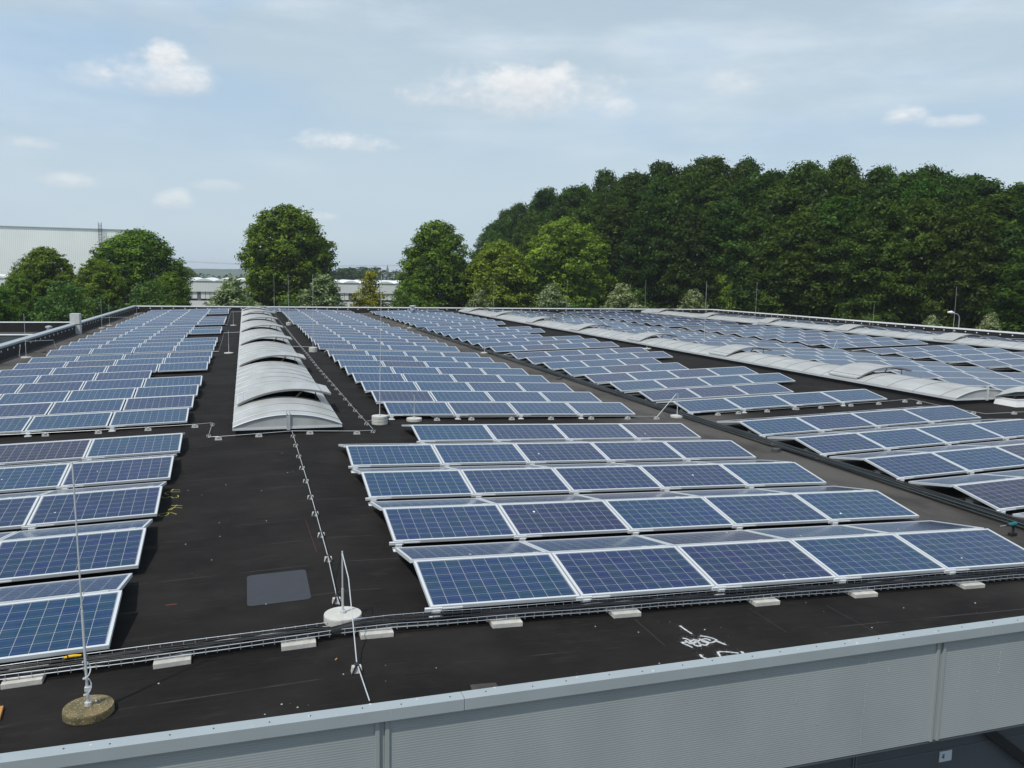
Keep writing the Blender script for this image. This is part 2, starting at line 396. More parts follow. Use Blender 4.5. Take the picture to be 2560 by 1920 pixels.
# front: coping, corrugated cladding, soffit, recessed lower wall
cp = MB(); xj = [-14.0, -4.36, 1.66, 7.24, 13.2, 19.2, 26.0]
for a, b_ in zip(xj, xj[1:]):
    cp.box(a+.0015, b_-.0015, 6.375, 6.505, -.197, -.092)
cop = cp.obj('front_coping', A['coping'], bld, bevel=.004)
sc = MB()
for k in range(60):
    x = -3.9+k*.36+(.05 if k % 2 else 0)
    sc.lathe([(.006, -.0925), (.006, -.088), (.003, -.0865)], x, 6.435+.012*math.sin(k*2.1), 8)
sc.obj('coping_screw', A['black'], cop)
cw = MB()
Z0, Z1, NW = -1.27, -.19, 49
prof = []
for i in range(NW*6+1):
    t = i/6.0; z = Z1+(Z0-Z1)*i/(NW*6)
    prof.append((6.425-.0005*math.cos(2*math.pi*t), z))
def clad_run(x0, x1):
    n = len(cw.v)
    for (y, z) in prof: cw.v.append((x0, y, z)); cw.v.append((x1, y, z))
    for i in range(len(prof)-1):
        cw.f.append((n+2*i, n+2*i+2, n+2*i+3, n+2*i+1))
trims = [-4.68, .985, 6.64, 12.3, 18.0]
edges = [-14.0]+trims+[26.0]
for a, b_ in zip(edges, edges[1:]): clad_run(a+(.055 if a != -14 else 0), b_-(.055 if b_ != 26 else 0))
clad = cw.obj('corrugated_cladding', A['clad'], bld, smooth=True)
for x in trims:
    t = MB()
    t.box(x-.058, x-.022, 6.408, 6.45, Z0-.004, Z1); t.box(x+.022, x+.058, 6.408, 6.45, Z0-.004, Z1); t.box(x-.022, x+.022, 6.432, 6.45, Z0, Z1)
    t.obj('joint_trim', A['trim'], clad, bevel=.003)
lw = MB()
lw.box(-14, 26, 6.43, 6.95, Z0-.03, Z0-.001)
lw.box(-14, 26, 6.90, 7.0, GZ, Z0-.03)
lwo = lw.obj('recessed_lower_wall', A['dark'], bld)
sm = MB(); sm.box(-14, 26, 6.893, 6.8995, -1.752, -1.742)
for x in (6.085,): sm.box(x-.02, x-.004, 6.885, 6.8995, GZ, Z0-.03); sm.box(x+.012, x+.028, 6.885, 6.8995, GZ, Z0-.03)
sm.obj('panel_seam', mat('seam_sheet', (.11, .13, .145), .5), lwo)
sd = MB()
P0, P1 = Vector((7.72, 6.84, -1.50)), Vector((8.75, 6.84, -2.26)); dv = (P1-P0).normalized(); nv = Vector((dv.z, 0, -dv.x))*.055
a, b_, c_, d_ = P0+nv, P1+nv, P1-nv, P0-nv
fr = [Vector((p.x, 6.80, p.z)) for p in (a, b_, c_, d_)]; bk = [Vector((p.x, 6.899, p.z)) for p in (a, b_, c_, d_)]
for i in range(4): sd.quad(fr[i], fr[(i+1) % 4], bk[(i+1) % 4], bk[i])
sd.poly(fr); sd.poly(bk[::-1])
sd.obj('door_seal', A['black'], lwo)
# white bird streaks on the cladding
st = MB()
for (x, z0, z1, w) in [(.875, -.62, -.78, .006), (7.02, -.40, -.62, .004), (7.19, -.41, -.50, .007), (7.42, -.40, -.66, .007), (7.38, -.76, -.98, .004), (6.9, -.5, -.8, .003), (5.74, -.53, -.86, .004), (5.72, -.9, -1.2, .003), (4.94, -.58, -.62, .008), (1.05, -.1, -.16, .006), (6.0, -.4, -.45, .008), (5.75, -.28, -.36, .006), (7.15, -.8, -.82, .01), (5.2, -.86, -.875, .01)]:
    y = 6.4165 if z0 < -.19 else 6.3725
    k = 6
    for i in range(k):
        za, zb = z0+(z1-z0)*i/k, z0+(z1-z0)*(i+.8)/k; xo = x+random.uniform(-.006, .006)
        st.quad((xo-w/2, y, za), (xo+w/2, y, za), (xo+w/2-.002, y, zb), (xo-w/2-.002, y, zb))
st.obj('bird_streaks', A['spray'], clad)
dp = MB()
for (x, y) in [(-.02, 6.40), (.41, 6.44), (.62, 6.40), (1.28, 6.47), (1.95, 6.49), (4.95, 6.45), (5.55, 6.47), (5.60, 6.42), (5.58, 6.395), (6.1, 6.45), (6.55, 6.42), (6.85, 6.49), (7.72, 6.42), (.9, 6.495), (2.7, 6.48), (-1.15, 6.45), (3.4, 6.41)]:
    dp.lathe([(random.uniform(.006, .014), -.0918), (random.uniform(.003, .008), -.0885)], x, y, 7)
o = dp.obj('bird_droppings', A['spray'], cop); o['kind'] = 'stuff'

# side and far upstands with metal copings and a line of fixings
PT = .18
def parapet(name, x0, x1, y0, y1, inner, cw_):
    m = MB(); m.box(x0, x1, y0, y1, -1.2, PT-.09)
    p = m.obj(name, A['bitupstand'], bld)
    m = MB(); m.box(x0-.03, x1+.03, y0-.03, y1+.03, PT-.09, PT); m.obj('coping', cw_, p)
    m = MB(); r = .05
    if inner[0] == 'y':
        x = x0+.5
        while x < x1: m.box(x-r, x+r, inner[1]-.012, inner[1]+.002, PT-.26, PT-.26+2*r*.8); x += 1.02
    else:
        y = y0+.5
        while y < y1:
            a = inner[1]; m.box(min(a, a+.012*inner[2])-.001, max(a, a+.012*inner[2])+.001, y-r, y+r, PT-.26, PT-.26+2*r*.8); y += 1.02
    f = m.obj('fixings', A['white'], p); f['kind'] = 'stuff'
    return p
parapet('far_parapet', XL-.33, XR+.33, YF, YF+.3, ('y', YF), A['copw'])
lp = parapet('side_parapet', XL-.33, XL, YN, YF-.035, ('x', XL, 1), A['coping'])
rp = parapet('side_parapet', XR, XR+.33, YN, YF-.035, ('x', XR, -1), A['copw'])
wl = MB(); wl.box(XL-.30, XR+.30, YN+.55, YF+.25, GZ, -1.21); wl.obj('outer_wall', A['clad'], bld)
ch = MB(); ch.box(-9.98, -9.47, 55.8, 56.45, PT+.001, PT+.62); ch.box(-9.714, -9.46, 55.82, 56.43, -.5, PT-.06)
tag(ch.obj('vent_box', mat('vent_box_paint', (.52, .53, .52), .6, var=.08)), 'pale square vent box standing on the left parapet of the black roof', 'vent')

# adjoining lower wing on the left
wg = thing('side_wing', 'low dark flat roofed wing joined to the left side of the hall', 'building')
m = MB(); m.quad((-60, 54.2, -.62), (XL-.4, 54.2, -.62), (XL-.4, 61, -.62), (-60, 61, -.62)); m.obj('roof_deck', mat('wing_felt', (.065, .062, .06), .9, var=.25, vscale=1.5, spec=.2), wg)
m = MB(); m.box(-60, XL-.4, 54.0, 54.2, -6.2, -.30-.05); wf = m.obj('front_wall', A['dark'], wg)
m = MB(); m.box(-60, XL-.4, 53.97, 54.23, -.35, -.30); m.obj('coping', A['copw'], wf)
m = MB(); m.box(-60, XL-.4, 61, 61.3, -6.2, -.03); wb = m.obj('back_wall', A['bitupstand'], wg)
m = MB(); m.box(-60, XL-.4, 60.97, 61.33, -.03, .02); m.obj('coping', A['copw'], wb)
m = MB(); m.lathe([(.13, -.62), (.13, -.2), (.2, -.19), (.2, -.1), (.05, -.05)], -11.6, 58.2, 14)
tag(m.obj('roof_vent', A['alu'], smooth=False), 'small capped vent pipe on the lower left wing roof', 'vent')

# ------------------------------------------------------------------ solar panels
TILT = math.radians(9.78); CT, ST = math.cos(TILT), math.sin(TILT)
def frame_mb():
    m = MB(); t = .040
    for (x0, x1, y0, y1) in ((0, PW, 0, RIM), (0, PW, PH-RIM, PH), (0, RIM, RIM, PH-RIM), (PW-RIM, PW, RIM, PH-RIM)): m.box(x0, x1, y0, y1, -t, 0)
    return m
def glass_mb(k=0):
    m = MB(); e = RIM-.002
    P = [(e, e, -.006), (PW-e, e, -.006), (PW-e, PH-e, -.006), (e, PH-e, -.006)]
    m.quad(*P); m.uv = [(p[0]+10*k, p[1]) for p in P]; return m
frame_me = frame_mb().mesh('frame', A['frame']); glass_me = glass_mb().mesh('cell_sheet', A['glass'])
foot = MB()
foot.box(.06, .34, -.012, -.001, -.036, -.022); foot.box(-.30+.24, .10+.02, -.016, .012, -.050, -.014)
foot.box(.02, .10, -.03, .03, -.115, -.041); foot.box(-.01, .13, -.07, .04, -.128, -.112)
foot_me = foot.mesh('clamp_foot', A['plastic'])
clip = MB(); clip.box(.10, .42, PH+.001, PH+.010, -.030, -.012); clip.box(.10, .17, PH-.02, PH+.02, -.010, .006); clip.box(.34, .40, PH-.02, PH+.02, -.010, .006)
clip_me = clip.mesh('ridge_clip', A['plastic'])
def pmat(x0, yl, back, sl):
    ex = Vector((1, 0, sl)).normalized(); ey = Vector((0, 1, 0)); n = ex.cross(ey)
    if not back:
        o = Vector((x0, yl, zp(x0)))
        v = ey*CT+n*ST; u = ex
    else:
        u = -ex; o = Vector((x0+PW*ex.x, yl, zp(x0)+PW*ex.z)); v = -ey*CT+n*ST
    w = u.cross(v)
    return Matrix(((u.x, v.x, w.x, o.x), (u.y, v.y, w.y, o.y), (u.z, v.z, w.z, o.z), (0, 0, 0, 1)))
P1S, P2S = 2.254, 2.285
SECT = {1: [8.19+P1S*r for r in range(5)], 2: [20.70+P1S*r for r in range(8)], 3: [40.02+P2S*r for r in range(8)], 4: [60.25+P2S*r for r in range(8)], 5: [80.0, 82.25]}
panels = []   # (block, section, row, column, x0, ylow, back)
def row(bn, s, r, cols, x0, w, n0=0):
    for i, c in enumerate(cols):
        x = x0+c*w; yl = SECT[s][r]
        panels.append((bn, s, r, c, x, yl, False))
        # the partner that slopes away behind the ridge
        panels.append((bn, s, r, c, x-.03, yl+2*PH*CT+.04, True))
C4 = [0, 1, 2, 3]
for r in range(5):
    row('left', 1, r, C4, -1.25-4*1.68, 1.68)
    row('middle', 1, r, [0, 1, 2, 3, 4] if r < 4 else [1, 2, 3, 4], 1.76, 1.68)
    row('right', 1, r, C4, 11.78, 1.68)
for s in (2, 3, 4):
    for r in range(8):
        lc = C4
        if (s, r) in ((2, 4), (3, 3), (3, 4), (3, 7), (4, 4), (4, 5), (4, 6)): lc = [0, 1, 2]
        row('left', s, r, lc, -1.31-4*1.70-(.03 if s > 2 else 0), 1.70)
        row('middle', s, r, C4, {2: 3.37, 3: 3.24, 4: 3.12}[s], 1.70)
        rc = C4
        if (s, r) in ((2, 1), (2, 4), (2, 5), (3, 3), (3, 4), (3, 7)): rc = [0, 1, 2]
        row('right', s, r, rc, 11.80, 1.69)
        row('fourth', s, r, C4, 23.5, 1.71)
        row('fifth', s, r, C4, 31.82, 1.67)
        row('outer', s, r, C4, 42.9, 1.68)
for r in (0, 1):
    row('left', 5, r, C4, -8.2, 1.70); row('middle', 5, r, [-1, 0, 1, 2, 3], 3.05, 1.70); row('right', 5, r, C4, 11.75, 1.69)
    row('fourth', 5, r, C4, 23.5, 1.71); row('fifth', 5, r, C4, 31.82, 1.67)
camloc = Vector((0, 0, CAM_Z))
def project(p):
    d = Vector(p)-camloc; w = d.dot(_fw)
    if w < .1: return None
    return (1280+F_PX*d.dot(_r2)/w, 960-F_PX*d.dot(_u2)/w)
def view_area(mx):
    P = [mx @ Vector(q) for q in ((0, 0, 0), (PW, 0, 0), (PW, PH, 0), (0, PH, 0))]
    n = mx.to_3x3() @ Vector((0, 0, 1))
    if n.dot(camloc-P[0]) <= 0.02: return 0
    q = [project(p) for p in P]
    if any(k is None for k in q): return 0
    if max(k[0] for k in q) < 4 or min(k[0] for k in q) > 2556 or max(k[1] for k in q) < 0 or min(k[1] for k in q) > 1916: return 0
    q = [(min(max(k[0], 0), 2560), min(max(k[1], 0), 1920)) for k in q]
    return abs(sum(q[i][0]*q[(i+1) % 4][1]-q[(i+1) % 4][0]*q[i][1] for i in range(4)))/2
lst = []
for p in panels:
    mx = pmat(p[4], p[5], p[6], slope(p[4]+.8)); lst.append((view_area(mx), p, mx))
lst.sort(key=lambda t: -t[0])
FIELD = {'left': 'the left field', 'middle': 'the middle field', 'right': 'the right field', 'fourth': 'the fourth field', 'fifth': 'the fifth field', 'outer': 'the outermost right field'}
SECN = {1: 'nearest section', 2: 'second section', 3: 'third section', 4: 'fourth section', 5: 'last section'}
NIND = 300
rest_f, rest_g = MB(), MB(); rest_g.uv = []
def add_parts(mbd, src, mx, k=None):
    n = len(mbd.v); mbd.v += [tuple(mx @ Vector(v)) for v in src.v]; mbd.f += [tuple(n+i for i in f) for f in src.f]
    if k is not None: mbd.uv += [(u+10*k, v) for (u, v) in src.uv]
fsrc, gsrc = frame_mb(), glass_mb()
for i, (ar, p, mx) in enumerate(lst):
    bn, s, r, c, x0, yl, back = p
    if i < NIND and ar > 0:
        cs = sorted(q[3] for q in panels if q[:3] == p[:3] and q[6] == back)
        lab = '%s solar panel, %s from left in %s row of %s, %s' % ('away-sloping' if back else 'blue', ordn(cs.index(c)), ordn(r), FIELD[bn], SECN[s])
        t = thing('solar_panel', lab, 'solar panel', (0, 0, 0), 'solar panels in rows on the flat roof')
        t.matrix_world = mx
        for nm, me in (('frame', frame_me), ('cell_sheet', glass_me)):
            o = bpy.data.objects.new(nm, me); col.objects.link(o); o.parent = t
        if s == 1 and random.random() < .35:
            dm_ = MB()
            cx_, cy_ = random.uniform(.15, 1.5), random.uniform(.1, .85); rr_ = random.uniform(.008, .020)
            dm_.poly([(cx_+rr_*random.uniform(.6, 1.2)*math.cos(q), cy_+rr_*random.uniform(.5, 1.6)*math.sin(q), -.0045) for q in np.linspace(0, 5.6, 9)])
            dm_.obj('bird_dropping', A['white'], t)
        if s == 1 or (s == 2 and r == 0):
            if not back:
                o = bpy.data.objects.new('clamp_foot', foot_me); col.objects.link(o); o.parent = t
            elif s == 1:
                o = bpy.data.objects.new('ridge_clip', clip_me); col.objects.link(o); o.parent = t
    else:
        add_parts(rest_f, fsrc, mx); add_parts(rest_g, gsrc, mx, i)
t = thing('distant_solar_panels', 'hundreds of further blue solar panels filling the far half of the roof', 'solar panels'); t['kind'] = 'stuff'
o = rest_f.obj('frames', A['frame'], t); o['kind'] = 'stuff'
o = rest_g.obj('cell_sheets', A['glass'], t); o['kind'] = 'stuff'

# ------------------------------------------------------------------ barrel skylights
VW = 2.32; RISE = .245; BZ = .20       # chord, rise, springing above the roof ridge surface
RAD = (VW*VW/4+RISE*RISE)/(2*RISE)
HALF = math.asin(VW/2/RAD)
NA = 20
def arc(k, off=0.0):
    a = -HALF+2*HALF*k/NA
    return (VW/2+(RAD+off)*math.sin(a), BZ+RISE-RAD+(RAD+off)*math.cos(a))
LIDW = 1.55
def skylight(x0, zb, y0, y1, lids, label, shift):
    root = thing('barrel_skylight', label, 'skylight', (x0, y0, zb), 'long barrel vaulted skylights on the roof')
    Ln = y1-y0
    m = MB()
    m.box(.05, .13, .05, Ln-.05, -.02, BZ-.07); m.box(VW-.13, VW-.05, .05, Ln-.05, -.02, BZ-.07); m.box(.13, VW-.13, .05, .13, -.02, BZ-.07); m.box(.13, VW-.13, Ln-.13, Ln-.05, -.02, BZ-.07)
    m.obj('curb', A['bitupstand'], root)
    m = MB(); m.box(-.01, .06, 0, Ln, BZ-.07, BZ-.005); m.box(VW-.06, VW+.01, 0, Ln, BZ-.07, BZ-.005); m.box(.06, VW-.06, .0, .05, BZ-.07, BZ-.02); m.box(.06, VW-.06, Ln-.05, Ln, BZ-.07, BZ-.02)
    m.obj('base_frame', A['frame'], root)
    m = MB(); m.box(.14, VW-.14, .14, Ln-.14, -.35, -.34); m.box(.131, .14, .14, Ln-.14, -.34, BZ-.08); m.box(VW-.14, VW-.131, .14, Ln-.14, -.34, BZ-.08)
    m.obj('light_shaft', A['shaft'], root)
    # vault, left open under each raised lid
    cuts = [0.0]
    for ly in lids: cuts += [ly-y0, ly-y0+LIDW]
    cuts.append(Ln)
    m = MB()
    for i, (ya, yb) in enumerate(zip(cuts, cuts[1:])):
        op = i % 2 == 1
        for k in range(NA):
            if op and 4 <= k < NA-2: continue
            a, b_ = arc(k), arc(k+1)
            m.quad((a[0], ya, a[1]), (b_[0], ya, b_[1]), (b_[0], yb, b_[1]), (a[0], yb, a[1]))
    v = m.obj('vault', A['vault'], root, smooth=True)
    # gable ends
    for yy, sg in ((.012, 1), (Ln-.012, -1)):
        m = MB(); pts = [(arc(k)[0], yy, arc(k)[1]) for k in range(NA+1)]+[(VW, yy, BZ-.03), (0, yy, BZ-.03)]
        m.poly(pts if sg > 0 else pts[::-1]); e = m.obj('end_panel', A['vault'], root)
        m = MB(); m.tube([(arc(k, .004)[0], yy-.012*sg, arc(k, .004)[1]) for k in range(NA+1)], .016, 6); m.obj('end_trim', A['frame'], e)
        if sg > 0:
            m = MB(); m.box(VW/2-.035, VW/2+.035, -.03, .008, BZ-.09, BZ+RISE-.02); m.box(VW/2-.040, VW/2-.028, -.034, .02, BZ-.02, BZ+RISE+.09); m.box(VW/2+.028, VW/2+.040, -.034, .02, BZ-.02, BZ+RISE+.09)
            m.obj('end_bracket', A['alu'], e)
    # ribs
    rb = MB()
    pr = [(arc(k, .006)) for k in range(NA+1)]
    rb.tube([(-.02, 0, BZ-.01)]+[(a, 0, z) for a, z in pr]+[(VW+.02, 0, BZ-.01)], .010, 5)
    me = rb.mesh('rib', A['ribm'])
    y = .58+shift
    while y < Ln-.3:
        if not any(ly-y0+.1 < y < ly-y0+LIDW-.1 for ly in lids):
            o = bpy.data.objects.new('rib', me); col.objects.link(o); o.parent = root; o.location = (0, y, 0)
        y += 1.115
    # raised smoke-vent lids, hinged along the left springing
    n0 = .10
    ang = math.radians(6.8)
    li = MB(); K = 18; L2 = VW*1.02
    def lp_(k, off):
        a = -HALF*.90+2*HALF*.965*k/K
        x, z = VW/2+(RAD+.03+off)*math.sin(a), RISE-RAD+(RAD+.03+off)*math.cos(a)
        x -= n0; return (n0+x*math.cos(ang)-z*math.sin(ang), BZ+z*math.cos(ang)+x*math.sin(ang)+.02)
    for k in range(K):
        a, b_, a2, b2 = lp_(k, .018), lp_(k+1, .018), lp_(k, -.028), lp_(k+1, -.028)
        li.quad((a[0], 0, a[1]), (b_[0], 0, b_[1]), (b_[0], LIDW, b_[1]), (a[0], LIDW, a[1]))
        li.quad((a2[0], 0, a2[1]), (a2[0], LIDW, a2[1]), (b2[0], LIDW, b2[1]), (b2[0], 0, b2[1]))
    lid_me = li.mesh('vent_lid', A['vault'], True)
    lf_mes = []
    for ya, yb in ((-.012, -.001), (LIDW+.001, LIDW+.012)):
        fr_ = MB()
        for k in range(K):
            a, b_, a2, b2 = lp_(k, .02), lp_(k+1, .02), lp_(k, -.030), lp_(k+1, -.030)
            fr_.quad((a[0], ya, a[1]), (b_[0], ya, b_[1]), (b2[0], ya, b2[1]), (a2[0], ya, a2[1]))
            fr_.quad((a[0], yb, a[1]), (a2[0], yb, a2[1]), (b2[0], yb, b2[1]), (b_[0], yb, b_[1]))
            fr_.quad((a[0], ya, a[1]), (a[0], yb, a[1]), (b_[0], yb, b_[1]), (b_[0], ya, b_[1]))
        lf_mes.append(fr_.mesh('lid_edge', mat('lid_edge_rubber', (.17, .17, .175), .5) if 'lid_edge_rubber' not in bpy.data.materials else bpy.data.materials['lid_edge_rubber']))
    hg = MB(); p = lp_(0, .0); hg.box(p[0]-.035, p[0]+.015, .06, LIDW-.06, p[1]-.035, p[1]+.012)
    tr_ = MB(); q = lp_(1, .025); tr_.box(q[0]-.01, q[0]+.02, .03, LIDW-.03, q[1]-.01, q[1]+.01); tr2_ = MB(); q = lp_(K-2, .025); tr2_.box(q[0]-.01, q[0]+.01, .02, LIDW-.02, q[1]-.012, q[1]+.008)
    hg_me = hg.mesh('hinge', A['frame']); tr_me = tr_.mesh('lid_trim', A['alu']); tr2_me = tr2_.mesh('lid_trim', A['ribm'])
    sr = MB(); q = lp_(13, -.03); sr.tube([(VW*.60, .32, BZ+.10), (q[0], .45, q[1])], .022, 6)
    sr2 = MB(); q = lp_(15, -.03); sr2.tube([(q[0]+.0, .06, BZ-.02), (q[0], .06, q[1])], .012, 5)
    sr_me = sr.mesh('gas_strut', mat('strut_brass', (.40, .33, .17), .5, .3) if 'strut_brass' not in bpy.data.materials else bpy.data.materials['strut_brass']); sr2_me = sr2.mesh('stay_bar', A['black'])
    for ly in lids:
        o = bpy.data.objects.new('vent_lid', lid_me); col.objects.link(o); o.parent = root; o.location = (0, ly-y0, 0)
        for nm, me2 in (('lid_edge', lf_mes[0]), ('lid_edge', lf_mes[1]), ('hinge', hg_me), ('lid_trim', tr_me), ('lid_trim', tr2_me), ('gas_strut', sr_me), ('stay_bar', sr2_me)):
            h = bpy.data.objects.new(nm, me2); col.objects.link(h); h.parent = o
    return root
skylight(-.31, -.155, 18.93, 81.0, [21.65, 30.9, 40.15, 49.4, 58.6, 67.9, 77.3], 'long grey barrel skylight with seven raised lids between left and middle panel fields', 0)
skylight(20.05, -.155, 19.62, 81.0, [23.95, 32.3, 40.9, 49.7, 58.8, 68.2, 77.2], 'long grey barrel skylight beside the right panel field, its near end by the open dome', 0)
skylight(39.85, -.155, 20.5, 81.0, [30.2, 39.6, 48.8, 58.2, 67.7, 77.2], 'long grey barrel skylight closest to the right parapet', 0)

# open dome light
dm = thing('dome_rooflight', 'white square dome rooflight propped open at the right edge of the photo', 'rooflight', (21.42, 18.78, zr(21.9)))
m = MB(); m.frustum(0, 1.15, 0, .78, 0, .20, .04); m.box(.03, 1.12, .03, .75, .20, .235)
cb = m.obj('curb', A['white'], dm)
m = MB(); m.box(.09, 1.06, .09, .69, .236, .240); m.obj('opening', A['shaft'], cb)
m = MB(); m.box(-.02, 1.17, -.02, .80, 0, .012); m.obj('flange', A['bitupstand'], cb)
m = MB(); K = 8
H = Vector((0, .75, .26)); an = math.radians(17)
def dp_(i, j, o=0):
    u, v = i/K*1.14-.005, -.75*(1-j/K)
    b0 = .20*(1-(2*i/K-1)**4)*(1-(2*j/K-1)**4)+o
    return (u, H.y+v*math.cos(an)-b0*math.sin(an)*0.2, H.z-v*math.sin(an)+b0*math.cos(an))
for i in range(K):
    for j in range(K): m.quad(dp_(i, j), dp_(i+1, j), dp_(i+1, j+1), dp_(i, j+1))
ld_ = m.obj('dome_lid', A['vault'], dm, smooth=True)
m = MB()
e = [dp_(0, 0, -.005), dp_(K, 0, -.005), dp_(K, K, -.005), dp_(0, K, -.005), dp_(0, 0, -.005)]
m.tube(e, .018, 5); m.obj('lid_rim', A['frame'], ld_)
m = MB(); m.tube([(.62, .1, .24), (.62, .12, .45)], .014, 6); m.tube([(.30, .35, .25), (.42, .3, .38)], .012, 6); m.obj('opener', A['alu'], dm)

# ------------------------------------------------------------------ lightning protection: rods, wires, holders
def disc(m, x, y, z, r, h, sides=32): m.lathe([(r*.97, z), (r, z+.008), (r, z+h-.012), (r*.985, z+h), (r*.3, z+h+.006)], x, y, sides)
TALL = 'tall air termination rods on concrete discs'; SHORT = 'short air termination rods on concrete discs'
def rod(x, y, ztop, label, r=.19, h=.08, group=SHORT, base='concrete_white', rr=.008, lean=0.0, stack=1):
    z = zr(x); t = thing('lightning_rod', label, 'lightning rod', (x, y, z), group)
    m = MB()
    for k in range(stack): disc(m, 0, 0, k*h, r, h-.004)
    m.obj('concrete_base', A[base], t, smooth=False)
    H_ = ztop-z; h0 = h*stack
    m = MB(); m.tube([(0, 0, h0), (lean*.4, 0, h0+(H_-h0)*.4)], rr*1.25, 7); m.tube([(lean*.4, 0, h0+(H_-h0)*.4), (lean, 0, H_)], rr*.8, 7)
    m.tube([(0, 0, h0), (0, 0, h0+.03)], rr*3.2, 8)
    m.obj('rod', A['wire'], t)
    return t
n_ = rod(-1.28, 7.15, 1.88, 'tall thin lightning rod on the mossy brown disc by the front roof edge', h=.075, base='moss', rr=.0085, lean=-.03, group=TALL)
m = MB(); pts = []
for i in range(44):
    t_ = i/43; a = t_*2*math.pi*2.6; pts.append((.028*math.cos(a)+(.03 if i < 2 else 0), .028*math.sin(a), .10+.36*t_+.02*math.sin(a)))
m.tube(pts, .005, 5); m.box(-.02, .02, -.02, .02, .20, .235); m.obj('coiled_wire', A['wire'], n_)
s0 = rod(.88, 8.34, .60, 'short lightning rod on white disc behind the front cable tray', h=.085, rr=.010)
m = MB(); m.tube([(0, 0, .60-zr(.88)-.02), (.02, -.36, .44-zr(.88)), (.02, -.80, .60-.57-zr(.88)), (.0, -1.13, .07), (.02, -1.80, .05)], .0052, 5)
m.obj('bent_wire', A['wire'], s0)
rod(3.03, 20.05, 3.37, 'tall lightning rod on stacked discs between walkway and middle field, nearest one', h=.07, stack=3, group=TALL, lean=.05)
rod(2.94, 39.7, 3.37, 'tall lightning rod on stacked discs left of middle field, second nearest', h=.07, stack=3, group=TALL, lean=.03)
rod(2.87, 60.7, 3.37, 'tall lightning rod on stacked discs left of middle field, third from front', h=.07, stack=3, group=TALL)
rod(2.10+.4, 79.2, 3.37, 'tall lightning rod at the far end of the first skylight', h=.07, stack=3, group=TALL)
rod(23.2, 79.5, 3.3, 'tall lightning rod right of the second skylight, by the far parapet', h=.07, stack=3, group=TALL)
rod(22.95, 39.1, 3.37, 'tall lightning rod right of the second skylight, halfway along it', h=.07, stack=3, group=TALL)
rod(30.9, 79.6, 3.3, 'tall lightning rod in the valley beside the fifth field, far end', h=.07, stack=3, group=TALL)
rod(39.2, 59.0, 3.36, 'tall lightning rod left of the third skylight, nearer one', h=.07, stack=3, group=TALL)
rod(39.1, 78.6, 3.38, 'tall lightning rod left of the third skylight, farther one', h=.07, stack=3, group=TALL)
rod(42.55, 42.3, 3.30, 'tall lightning rod behind the third skylight near the curved street lamp', h=.07, stack=3, group=TALL)
rod(50.4, 58.6, 1.65, 'lightning rod standing by the right parapet', h=.06, group=TALL)
rod(3.95, 20.45, .44, 'short lightning rod on white disc at the near corner of middle field', rr=.008)
rod(3.85, 39.35, .40, 'short lightning rod at the left edge of middle field, mid walkway', rr=.007)
rod(-9.05, 40.75, 1.49, 'lightning rod by the left parapet, nearest of three', h=.05, r=.21)
rod(-9.07, 61.3, 1.50, 'lightning rod by the left parapet, middle of three', h=.05, r=.21)
rod(-9.03, 64.3, 1.06, 'shorter lightning rod just behind the middle one at the left parapet', h=.05)
rod(-9.2, 81.5, .92, 'lightning rod in the far left corner of the roof', h=.05, r=.21)
rod(-.74, 39.3, .82, 'short lightning rod left of the first skylight, nearer one', h=.05, r=.20)
rod(-.80, 60.4, .82, 'short lightning rod left of the first skylight, farther one', h=.05, r=.20)
rod(11.40, 40.6, .20, 'short lightning rod in the valley left of right field, middle distance', h=.06)
rod(11.40, 60.9, .24, 'short lightning rod in the valley left of right field, far distance', h=.06)
rod(11.42, 20.72, .26, 'short lightning rod on white disc beside the valley cable tray', h=.065, rr=.010)
rod(19.75, 39.3, .93, 'short lightning rod left of the second skylight', h=.05, r=.22)
rod(23.05, 37.6, .50, 'short lightning rod at the near edge of the fourth field', h=.05)
rod(31.4, 39.2, .24, 'short lightning rod in the valley between fourth and fifth fields', h=.05)
# conductor wires
def wire(pts, label, hgt=.075, r=.0048, rel=True, z0=None):
    m = MB(); P = [(p[0], p[1], (zr(p[0])+(p[2] if len(p) > 2 else hgt)) if rel else p[2]) for p in pts]
    m.tube(P, r, 5); return tag(m.obj('lightning_conductor', A['wire']), label, 'conductor wire', 'bare conductor wires laid over the roof')
HN = MB(); HN.frustum(-.048, .048, -.036, .036, 0, .055, .008)
hb_me = HN.mesh('concrete_block', A['concrete_white'])
HC = MB()
for sx in (-1, 1): HC.tube([(sx*.042, -.045, .004), (sx*.010, -.035, .070), (sx*.010, .030, .070)], .009, 5)
HC.box(-.016, .016, -.03, .03, .060, .078); hc_me = HC.mesh('clip', A['black'])
HL = MB(); HL.frustum(-.075, .075, -.035, .035, 0, .055, .012); HL.box(-.02, .02, -.04, .04, .05, .07)
hl_me = HL.mesh('holder_block', mat('grey_holder_plastic', (.40, .41, .40), .6, var=.1))
def holder(x, y, label, group, lengthwise=False, rot=0.0):
    if lengthwise:
        o = bpy.data.objects.new('wire_holder', hl_me); col.objects.link(o); o.location = (x, y, zr(x)+.001); o.rotation_euler = (0, 0, rot); tag(o, label, 'wire holder', group); return
    t = thing('wire_holder', label, 'wire holder', (x, y, zr(x)+.001), group); t.rotation_euler = (0, 0, rot)
    for nm, me in (('concrete_block', hb_me), ('clip', hc_me)):
        o = bpy.data.objects.new(nm, me); col.objects.link(o); o.parent = t
wire([(.92, 18.9), (.925, 14.3), (.90, 10.2), (.87, 8.84), (.872, 8.60)], 'bare wire running down the bare walkway from skylight end to short rod')
for i, y in enumerate([8.84, 10.21, 11.22, 12.27, 13.23, 14.31, 15.33, 16.34, 17.42, 18.46]):
    holder(.87 if i == 0 else .905+.002*i, y, '%s wire holder block along the walkway wire, counting from the front' % ordn(i), 'wire holders along the walkway')
